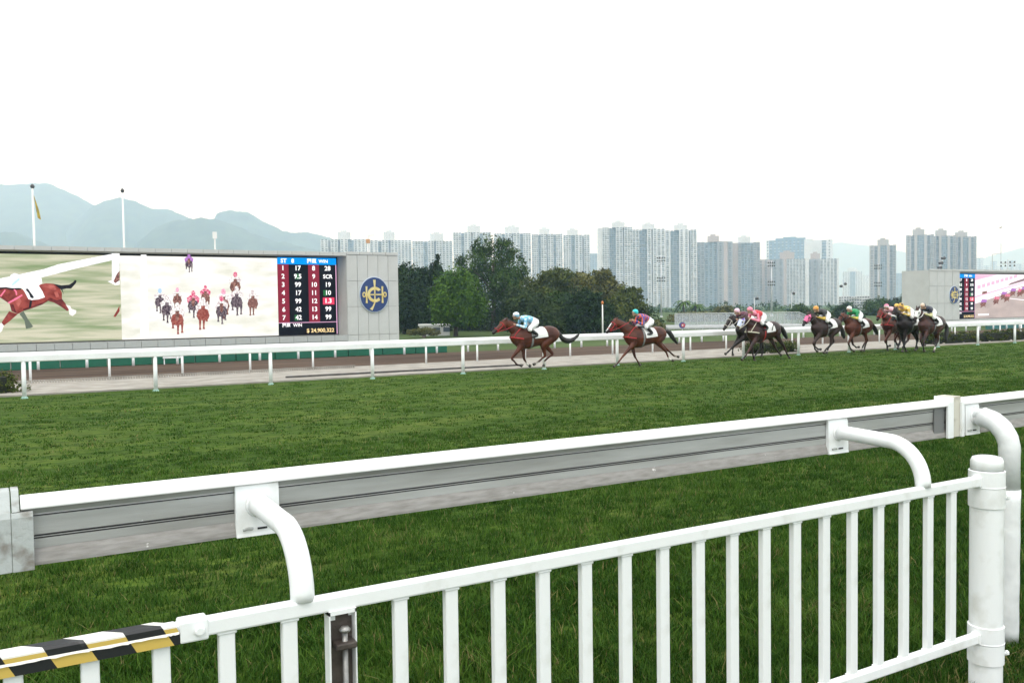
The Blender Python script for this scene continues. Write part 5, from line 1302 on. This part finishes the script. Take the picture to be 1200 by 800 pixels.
P6 = sc(dict(poll=(1.34, 1.72), muz=(1.80, 1.34), FA=[(.85, .84), (1.05, .48), (.86, .22), (.60, .12)], FB=[(.4, .82), (.22, .40), (-.06, .25), (-.28, .26)], HA=[(-.28, .88), (-.40, .54), (-.17, .33), (.0, .1)], HB=[(-.68, .88), (-.98, .55), (-.78, .26), (-.70, .05)], tail=[(-1.02, 1.2), (-1.28, 1.12), (-1.48, .88)], dz=-.06), .97)
P7 = sc(dict(poll=(1.36, 1.90), muz=(1.76, 1.45), FA=[(.87, .84), (1.22, .50), (.95, .25), (.72, .28)], FB=[(.6, .82), (.5, .42), (.42, .18), (.36, .05)], HA=[(-.3, .86), (-.45, .5), (-.2, .28), (-.05, .12)], HB=[(-.6, .86), (-.9, .5), (-.75, .25), (-.7, .06)], tail=[(-1.02, 1.2), (-1.25, 1.0), (-1.35, .8)]), .92)
P8 = sc(dict(poll=(1.36, 1.90), muz=(1.62, 1.42), FA=[(.8, .84), (.80, .42), (.88, .16), (.95, .04)], FB=[(.5, .82), (.28, .38), (.12, .14), (.03, .02)], HA=[(-.3, .86), (-.5, .5), (-.35, .24), (-.25, .06)], HB=[(-.6, .86), (-.95, .5), (-.95, .25), (-1.05, .1)], tail=[(-1.02, 1.2), (-1.2, 1.0), (-1.3, .8)]), .92)
P9 = sc(dict(poll=(1.26, 1.88), muz=(1.52, 1.38), FA=[(.85, .84), (.98, .46), (1.0, .22), (.92, .08)], FB=[(.55, .82), (.68, .52), (.52, .30), (.30, .32)], HA=[(-.2, .84), (-.32, .48), (-.06, .2), (.08, .02)], HB=[(-.6, .86), (-.72, .54), (-.58, .32), (-.42, .38)], tail=[(-1.06, 1.24), (-1.40, 1.02), (-1.32, .62)], dz=-.04), .96)
bay, bayd = (.125, .033, .014), (.050, .014, .008)
dk, dkd = (.042, .018, .014), (.020, .010, .009)
def ride(Y, X, yaw, pose, hl, jl, coat_m, tack, silk, cap, lift=(0, 0), tilt=0., s=1.0, **k):
    loc = (X, Y, turf_z(Y)); yw = math.radians(yaw)
    a = horse(hl, loc, yw, pose, coat_m, tack, **k); a.scale = (s, s, s)
    j = jockey(jl, loc, yw, silk, cap, lift=lift, tilt=tilt); j.scale = (s, s, s)
CB = lambda n_, p, a=bay, d=bayd, **k: coat(n_, a, d, (p['muz'][0], 0, p['muz'][1] - .04), **k)
sb = silk_mat('silk_blue_white', (.66, .78, .86), (.20, .50, .72), 'spots', 9)
ride(26.8, 16.89, 0, P1, 'bay horse in front with red bridle and white hind socks', 'jockey in pale blue and white silks leaning low on the leading horse', CB('coat_lead', P1, socks=[(-1.0, .4, .36)], leg_z=.55), M_red, sb, silk_mat('cap_blue_white', (.25, .52, .72), (.72, .82, .88), 'low', hz + .05), lift=(.02, .03))
ride(26.8, 21.87, 0, P2, 'bay horse at full stretch with a white blaze, running second', 'jockey in teal cap and striped navy silks', CB('coat_second', P2, socks=[(-2, -.98, .30)], leg_z=.30), M_red, silk_mat('silk_navy_teal', (.03, .06, .34), (.62, .12, .06), 'stripe', 2.6), mat('cap_teal', (.03, .62, .62), .4), lift=(.05, -.03), tilt=.16, blaze=True)
ride(27.5, 28.35, 5, P3, 'nearly black horse half hidden beyond the number one horse', 'jockey in pale pink cap half hidden behind the red jockey', CB('coat_black', P3, (.022, .014, .013), (.012, .009, .009)), mat('pale_tack', (.55, .52, .48), .6), mat('silk_dark_rose', (.10, .02, .04), .5), mat('cap_pale_pink', (.80, .52, .62), .4), s=1.06, lift=(.28, -.08), breast=False)
hood_p = silk_mat('hood_purple', (.16, .08, .42), (.55, .60, .80), 'spots', 6)
ride(26.0, 27.35, 8, P4, 'dark bay horse with purple hood and number one saddle cloth', 'jockey in red silks with pink cap and white breeches', CB('coat_one', P4, (.065, .022, .016), dkd, leg_z=.4), mat('cream_tack', (.62, .58, .46), .6), silk_mat('silk_red_pink', (.62, .02, .035), (.78, .26, .36), 'front', .50), mat('cap_pink', (.80, .25, .36), .4), s=1.06, lift=(.10, -.06), hood=hood_p, number='1', girth=M_red)
hood_k = mat('hood_pink', (.80, .16, .34), .6)
ride(26.5, 31.7, 8, P5, 'dark horse in a bright pink hood', 'jockey in black jacket with yellow sleeves and orange cap', CB('coat_pinkhood', P5, dk, dkd), M_leather, silk_mat('silk_black_yellow', (.62, .42, .07), (.016, .016, .018), 'low', 1.68), mat('cap_orange', (.75, .33, .05), .4), s=1.06, lift=(0, -.05), hood=hood_k, breast=False)
ride(27.1, 34.6, 8, P6, 'bay horse tucked behind the pink hooded horse', 'jockey in green and yellow silks with a white cap', CB('coat_green', P6, bay, bayd, socks=[(-.2, .2, .22)]), M_leather, silk_mat('silk_green_yellow', (.62, .52, .10), (.008, .26, .085), 'low', 1.66), mat('cap_white', (.82, .80, .76), .4), s=1.06, lift=(0, -.07), breast=False)
ride(27.2, 37.3, 10, P7, 'chestnut headed bay horse with red bridle inside the last group', 'jockey with a pink and white striped cap in the last group', CB('coat_chestnut', P7, (.14, .040, .022), bayd), M_red, mat('silk_rose_white', (.70, .42, .46), .5), silk_mat('cap_pink_stripe', (.80, .80, .80), (.72, .22, .34), 'low', hz + .06), s=1.06, lift=(0, .0))
ride(26.0, 36.75, 8, P8, 'black horse with white sheepskin noseband in the last group', 'jockey in yellow silks and a black spotted yellow cap', CB('coat_noseband', P8, (.024, .014, .013), (.013, .010, .010)), M_leather, silk_mat('silk_yellow_white', (.80, .76, .62), (.74, .50, .10), 'spots', 5), silk_mat('cap_yellow_black', (.02, .02, .02), (.75, .46, .06), 'spots', 9), s=1.06, lift=(0, .01), noseband=M_cloth, breast=False)
ride(24.8, 36.6, 8, P9, 'dark bay horse in a white hood on the outside of the last group', 'jockey in dark navy jacket and pale sleeves', CB('coat_whitehood', P9, (.085, .028, .020), dkd, socks=[(-.05, .3, .26)]), M_cloth, silk_mat('silk_navy_pale', (.62, .58, .30), (.010, .013, .03), 'low', 1.70), silk_mat('cap_navy_cream', (.015, .015, .05), (.70, .55, .42), 'front', hx + .02), s=1.06, lift=(0, -.03), hood=mat('hood_white', (.80, .80, .78), .6), breast=False)
ride(27.6, 38.6, 10, P5, 'bay horse almost hidden behind the white hooded one', 'jockey with a plain yellow cap hidden at the back of the last group', CB('coat_hidden', P5, bay, bayd), M_leather, mat('silk_mustard', (.66, .42, .07), .5), mat('cap_yellow', (.78, .48, .08), .4), s=1.06, lift=(0, .02), breast=False)
# ------------------------------------------------------------------ poles, masts, flags, railings
M_pole = mat('white_pole', (0.78, 0.78, 0.76), 0.5)
M_mast = mat('galvanised_mast', (0.50, 0.52, 0.54), 0.5, 0.2)
M_lamp = mat('dark_lamp_head', (0.07, 0.075, 0.08), 0.5)
M_flag = mat('yellow_flag_cloth', (0.55, 0.42, 0.07), 0.8, col2=(0.42, 0.30, 0.05), scale=2)
def pole(name, label, x, ytop, D, r, M, cat, zb=-1.06, group=None, finial=None):
    t = at_d(x, ytop, D)
    root = empty(name, (t.x, t.y, zb), label, cat, group)
    b = MB(); b.tube([(t.x, t.y, zb - .1), (t.x, t.y, (zb + t.z) / 2), (t.x, t.y, t.z)], [r, r * .85, r * .65], 10); b.build('shaft', M, root, smooth=True)
    b = MB(); b.tube([(t.x, t.y, zb), (t.x, t.y, zb + .3)], [r * 2.2, r * 1.6], 10); b.build('base', M, root)
    if finial: b = MB(); b.tube([(t.x, t.y, t.z - .05), (t.x, t.y, t.z + .12), (t.x, t.y, t.z + .3)], [r * .9, r * 1.5, r * .6], 8); b.build('finial', finial, root, smooth=True)
    return root, t
fp, t = pole('flag_pole', 'white flag pole with a limp yellow flag behind the screen wall', 38, 220, 78, 0.13, M_pole, 'flag pole', finial=M_lamp, group='flag poles behind the screen wall')
b = MB(); rows = []
for k in range(9):
    z = t.z - .6 - 2.0 * k / 8; w = (.06, .10, .15, .18, .22, .25, .25, .26, .26)[k]; x0 = t.x + .06 + .032 * k
    rows.append([(x0 + w * q / 3, t.y - .05 + .07 * math.sin(q * 2.2 + k * .6), z - .18 * q / 3) for q in range(4)])
b.loft(rows, caps=False, closed=False); fl = b.build('flag', M_flag, fp, smooth=True)
b = MB(); b.add([tuple(Vector(rows[r_][q]) + Vector((0, -.03, 0))) for r_, q in ((4, 0), (4, 2), (6, 2), (6, 0))], [(0, 1, 2, 3)]); b.build('flag_mark', M_lamp, fl)
pole('flag_pole', 'bare white flag pole without a flag behind the screen wall', 143.5, 225, 78, 0.11, M_pole, 'flag pole', finial=M_lamp, group='flag poles behind the screen wall')
root, t = pole('marker_pole', 'thin white marker pole with an orange top before the dark trees', 706, 356, 92, 0.09, M_pole, 'pole', finial=mat('orange_cap', (0.62, 0.22, 0.06), 0.5))
def mast(label, x, ytop, D, tiers, r=0.2, span=1.6):
    root, t = pole('floodlight_mast', label, x, ytop, D, r, M_mast, 'lamp mast', group='floodlight masts')
    v = Vector((t.x, t.y, 0)).normalized(); s = Vector((v.y, -v.x, 0))
    for dz in tiers:
        c = t + Vector((0, 0, -dz))
        b = MB(); b.tube([c - s * span, c + s * span], 0.07, 6); arm = b.build('crossarm', M_mast, root)
        for u in (-1, -.35, .35, 1):
            for lv in (0, 1):
                h = c + s * (u * span) + Vector((0, 0, .45 - .9 * lv)) - v * .3
                b = MB(); b.tube([h + v * .3, h - v * .05 - Vector((0, 0, .1)), h - v * .25 - Vector((0, 0, .2))], [.10, .18, .21], 8); b.build('lamp_head', M_lamp, arm)
    return root
mast('tall floodlight mast in front of the white towers', 774.5, 300, 260, (.8, 6.6), 0.22, 1.0)
mast('tall floodlight mast before the glass office block', 904, 306, 250, (.7, 6.0), 0.26, .8)
mast('floodlight mast in front of the slim beige tower', 1029, 309, 270, (.8, 6.0), 0.2, .9)
mast('short floodlight mast standing over the distant screen wall', 1181, 304, 230, (1.0,), 0.16, 1.5)
def street_lamp(label, x, ytop, D, heads=1):
    root, t = pole('street_lamp', label, x, ytop, D, 0.12, M_mast, 'street lamp', group='street lamps')
    v = Vector((t.x, t.y, 0)).normalized(); s = Vector((v.y, -v.x, 0))
    for k in range(heads):
        sg = 1 if k == 0 else -1
        c = t + s * (.45 * sg) + Vector((0, 0, -.1 - .5 * k))
        b = MB(); b.tube([t - Vector((0, 0, .3)), t.lerp(c, .5), c], .06, 6); b.build('arm', M_mast, root)
        b = MB(); b.tube([c - s * .3, c, c + s * .35 + Vector((0, 0, -.12))], [.16, .34, .20], 8); b.build('lamp_head', M_lamp, root, smooth=True)
street_lamp('street lamp against the grey balcony tower', 927.5, 343, 200)
street_lamp('tall double headed street lamp beside the low white office', 988, 332, 200, 2)
street_lamp('small street lamp above the red jockey', 884, 349, 170)
def aerial(label, x0, x1, ytop, D):
    a, c = at_d(x0, ytop, D), at_d(x1, ytop - 1, D)
    root = empty('goal_frame', ((a.x + c.x) / 2, (a.y + c.y) / 2, -1.06), label, 'mast')
    for p, up in ((a, 0), (c, 3.5)): b = MB(); b.tube([(p.x, p.y, -1.06), (p.x, p.y, p.z + up)], .10, 6); b.build('upright', M_mast, root)
    b = MB(); b.tube([a, c], .09, 6); b.build('crossbar', M_mast, root)
aerial('thin steel frame mast over the distant screen', 1163, 1173, 298, 320)
def wall_camera(label, x, D, y):
    p = at_d(x, y, D); root = empty('roof_camera', p, label, 'camera', 'cameras on the screen walls')
    b = MB(); b.tube([p, p + Vector((0, 0, .45)), p + Vector((.1, 0, .75))], .06, 6); b.build('stand', M_mast, root)
    b = MB(); q = p + Vector((.1, 0, .8)); b.tube([q + Vector((-.28, -.1, .05)), q + Vector((.2, .1, .0)), q + Vector((.3, .12, 0))], [.13, .13, .07], 8); b.build('camera_body', M_lamp, root)
p = at_y(1101, 313.5, W2 + 1.0)
root = empty('roof_camera', (p.x, W2 + 1.0, 6.42), 'dark camera on a bracket atop the distant screen wall', 'camera')
b = MB(); b.tube([(p.x, W2 + 1, 6.40), (p.x, W2 + 1, 6.95), (p.x + .5, W2 + 1, 7.5), (p.x + .8, W2 + 1, 8.1)], .07, 6); b.build('bracket', M_mast, root)
for dz, dx in ((.3, .0), (.9, .25), (1.55, .75)):
    b = MB(); b.tube([(p.x + dx - .3, W2 + 1, 6.5 + dz), (p.x + dx + .3, W2 + 1, 6.55 + dz)], [.15, .22], 8); b.build('camera_head', M_lamp, root)
p = at_y(252, 290, WY + 1)
root = empty('roof_sensor', (p.x, WY + 1, 6.40), 'tiny white sensor post on top of the big screen wall', 'sensor')
b = MB(); b.tube([(p.x, WY + 1, 6.38), (p.x, WY + 1, 7.3)], .06, 6); b.build('stem', M_pole, root)
b = MB(); b.box(p.x - .13, p.x + .13, WY + .9, WY + 1.1, 7.3, 7.75); b.build('head', M_pole, root)
p = at_y(431, 291, WY + 1.5)
root = empty('roof_aerial', (p.x, WY + 1.5, 6.40), 'small white aerial with a bent arm above the emblem', 'aerial')
b = MB(); b.tube([(p.x, WY + 1.5, 6.38), (p.x, WY + 1.5, 7.2), (p.x + .1, WY + 1.5, 7.9), (p.x + .5, WY + 1.5, 7.95)], .06, 6); b.build('stem', M_pole, root)
b = MB(); b.box(p.x - .1, p.x + .15, WY + 1.4, WY + 1.6, 7.3, 7.6); b.build('head', mat('rust_orange', (.5, .28, .15), .6), root)
# grey railed enclosure in the infield
def railing(label, x0, x1, ytop, ybot, D, npost, slope=None, zoff=0):
    a, c = at_d(x0, ybot, D), at_d(x1, ybot, D); zt = at_d((x0 + x1) / 2, ytop, D).z; zb_ = (a.z + c.z) / 2
    root = empty('railing', ((a.x + c.x) / 2, (a.y + c.y) / 2, zb_), label, 'railing', 'grey infield railings')
    Mg = mat('railing_grey', (0.45, 0.47, 0.47), 0.5); Mp = MATS.get('railing_pane') or mat('railing_pane', (0.30, 0.33, 0.34), 0.2)
    L = lambda t, z: (a.x + (c.x - a.x) * t, a.y + (c.y - a.y) * t, z)
    tops = [zt if not slope or t < slope[0] else zt + (zb_ + .25 - zt) * (t - slope[0]) / (1 - slope[0]) for t in [k / npost for k in range(npost + 1)]]
    for k in range(npost + 1): b = MB(); b.tube([L(k / npost, zb_ - .05), L(k / npost, tops[k])], .055, 6); b.build('post', Mg, root)
    for k in range(npost):
        b = MB(); b.tube([L(k / npost, tops[k]), L((k + 1) / npost, tops[k + 1])], .06, 6); b.build('handrail', Mg, root)
        t0, t1 = (k + .06) / npost, (k + .94) / npost
        b = MB(); p0, p1, p2, p3 = Vector(L(t0, zb_ + .1)), Vector(L(t1, zb_ + .1)), Vector(L(t1, tops[k + 1] - .12)), Vector(L(t0, tops[k] - .12)); off = Vector((0, .04, 0))
        b.add([p0, p1, p2, p3, p0 + off, p1 + off, p2 + off, p3 + off], [(0, 1, 2, 3), (7, 6, 5, 4), (0, 4, 5, 1), (1, 5, 6, 2), (2, 6, 7, 3), (3, 7, 4, 0)]); b.build('pane', Mp, root)
    return root, a, c, zb_, zt
M_pane = bpy.data.materials.new('railing_pane'); n_, bs = nodes_of(M_pane); bs.inputs['Base Color'].default_value = (.55, .60, .62, 1); bs.inputs['Roughness'].default_value = .25; bs.inputs['Alpha'].default_value = .35; MATS['railing_pane'] = M_pane
railing('lower tier of grey glass railings behind the racing horses', 781, 968, 383.5, 394, 125, 22)
railing('upper tier of grey glass railings with a sloping end', 791, 962, 366.5, 382, 140, 20, slope=(.86, 1))
a, c = at_d(783, 383.5, 126), at_d(968, 383.5, 126)
d_ = Vector((c.x - a.x, c.y - a.y, 0)); n_v = Vector((-d_.y, d_.x, 0)).normalized() * 16
b = MB(); q = [Vector((a.x, a.y, -1.06)), Vector((c.x, c.y, -1.06))]; q += [q[1] + n_v, q[0] + n_v]; hgt = Vector((0, 0, a.z + 1.06 - .02))
b.add(q + [p + hgt for p in q], [(0, 1, 5, 4), (1, 2, 6, 5), (2, 3, 7, 6), (3, 0, 4, 7), (4, 5, 6, 7)])
tag(b.build('terrace', mat('terrace_grey', (.34, .35, .35), .8, var=.2, scale=.4)), 'low grey terrace block carrying the upper railings', 'terrace')
p = at_d(799.5, 381, 118)
root = empty('round_sign', (p.x, p.y, -1.06), 'round blue and red sign in front of the grey railings', 'sign')
v = Vector((p.x, p.y, 0)).normalized(); s = Vector((v.y, -v.x, 0))
for dz, r_, M, nm, u in ((0, .42, mat('sign_blue', (.05, .06, .22), .5), 'disc', 0), (0, .26, mat('sign_red', (.5, .06, .07), .5), 'disc_centre', .12), (0, .10, M_pole, 'disc_dot', .05)):
    b = MB(); cc = p + s * u - v * (.03 + .02 * (nm != 'disc') + .02 * (nm == 'disc_dot')); b.tube([cc, cc - v * .018], r_, 18); b.build(nm, M, root)
b = MB(); b.tube([(p.x, p.y, -1.06), (p.x, p.y, p.z)], .05, 6); b.build('stand', M_mast, root)
# pale cabin glimpsed under the dark trees
p = at_d(512, 386, 112); v = Vector((p.x, p.y, 0)).normalized(); s = Vector((v.y, -v.x, 0))
root = empty('cabin', (p.x, p.y, -1.06), 'pale low cabin glimpsed under the dark trees', 'cabin')
b = MB(); q = [p - s * 2.2, p + s * 1.6, p + s * 1.6 + v * 2.5, p - s * 2.2 + v * 2.5]
for z0, z1, nm, M in ((-1.06, .2, 'wall', M_panel), (.2, .38, 'roof', M_pole)):
    b = MB(); e = .0 if nm == 'wall' else .15
    vv = [Vector((k.x, k.y, 0)) for k in q]; cm = sum(vv, Vector()) / 4; vv = [k + (k - cm).normalized() * e for k in vv]
    b.add([k + Vector((0, 0, z0)) for k in vv] + [k + Vector((0, 0, z1)) for k in vv], [(0, 1, 5, 4), (1, 2, 6, 5), (2, 3, 7, 6), (3, 0, 4, 7), (4, 5, 6, 7)]); b.build(nm, M, root)
for k in range(3):
    cc = p - s * (1.6 - 1.2 * k) - v * .03
    b = MB(); b.add([cc + Vector((0, 0, -1.0)) * .0 + s * x_ + Vector((0, 0, z_ - cc.z)) for x_, z_ in ((0, -.6), (.8, -.6), (.8, -.05), (0, -.05))], [(0, 1, 2, 3)]); b.build('window', M_tglass, root)
# a bird far over the towers
p = at_d(1172.5, 267, 180)
b = MB(); u = R0
b.tube([p - u * .22, p, p + u * .25], [.03, .07, .02], 6)
for sg in (-1, 1): b.add([p + u * .06, p - u * .08, p - u * .10 + Vector((0, 0, .22)) + FW * (.5 * sg), p + u * .02 + Vector((0, 0, .2)) + FW * (.45 * sg)], [(0, 1, 2, 3)])
tag(b.build('bird', M_lamp), 'small dark bird flying in the white sky', 'bird')
# ------------------------------------------------------------------ haze
hz = MB(); hz.box(-9000, 9500, -500, 9500, -6.0, 880)
M_h = bpy.data.materials.new('haze'); M_h.use_nodes = True; n = M_h.node_tree; n.nodes.clear()
ho = n.nodes.new('ShaderNodeOutputMaterial'); pv = n.nodes.new('ShaderNodeVolumePrincipled')
pv.inputs['Color'].default_value = (0.54, 0.77, 1.0, 1); pv.inputs['Absorption Color'].default_value = (1, 1, 1, 1); pv.inputs['Density'].default_value = 0.00030; pv.inputs['Anisotropy'].default_value = 0.0
n.links.new(pv.outputs[0], ho.inputs['Volume'])
tag(hz.build('haze', M_h), kind='stuff')
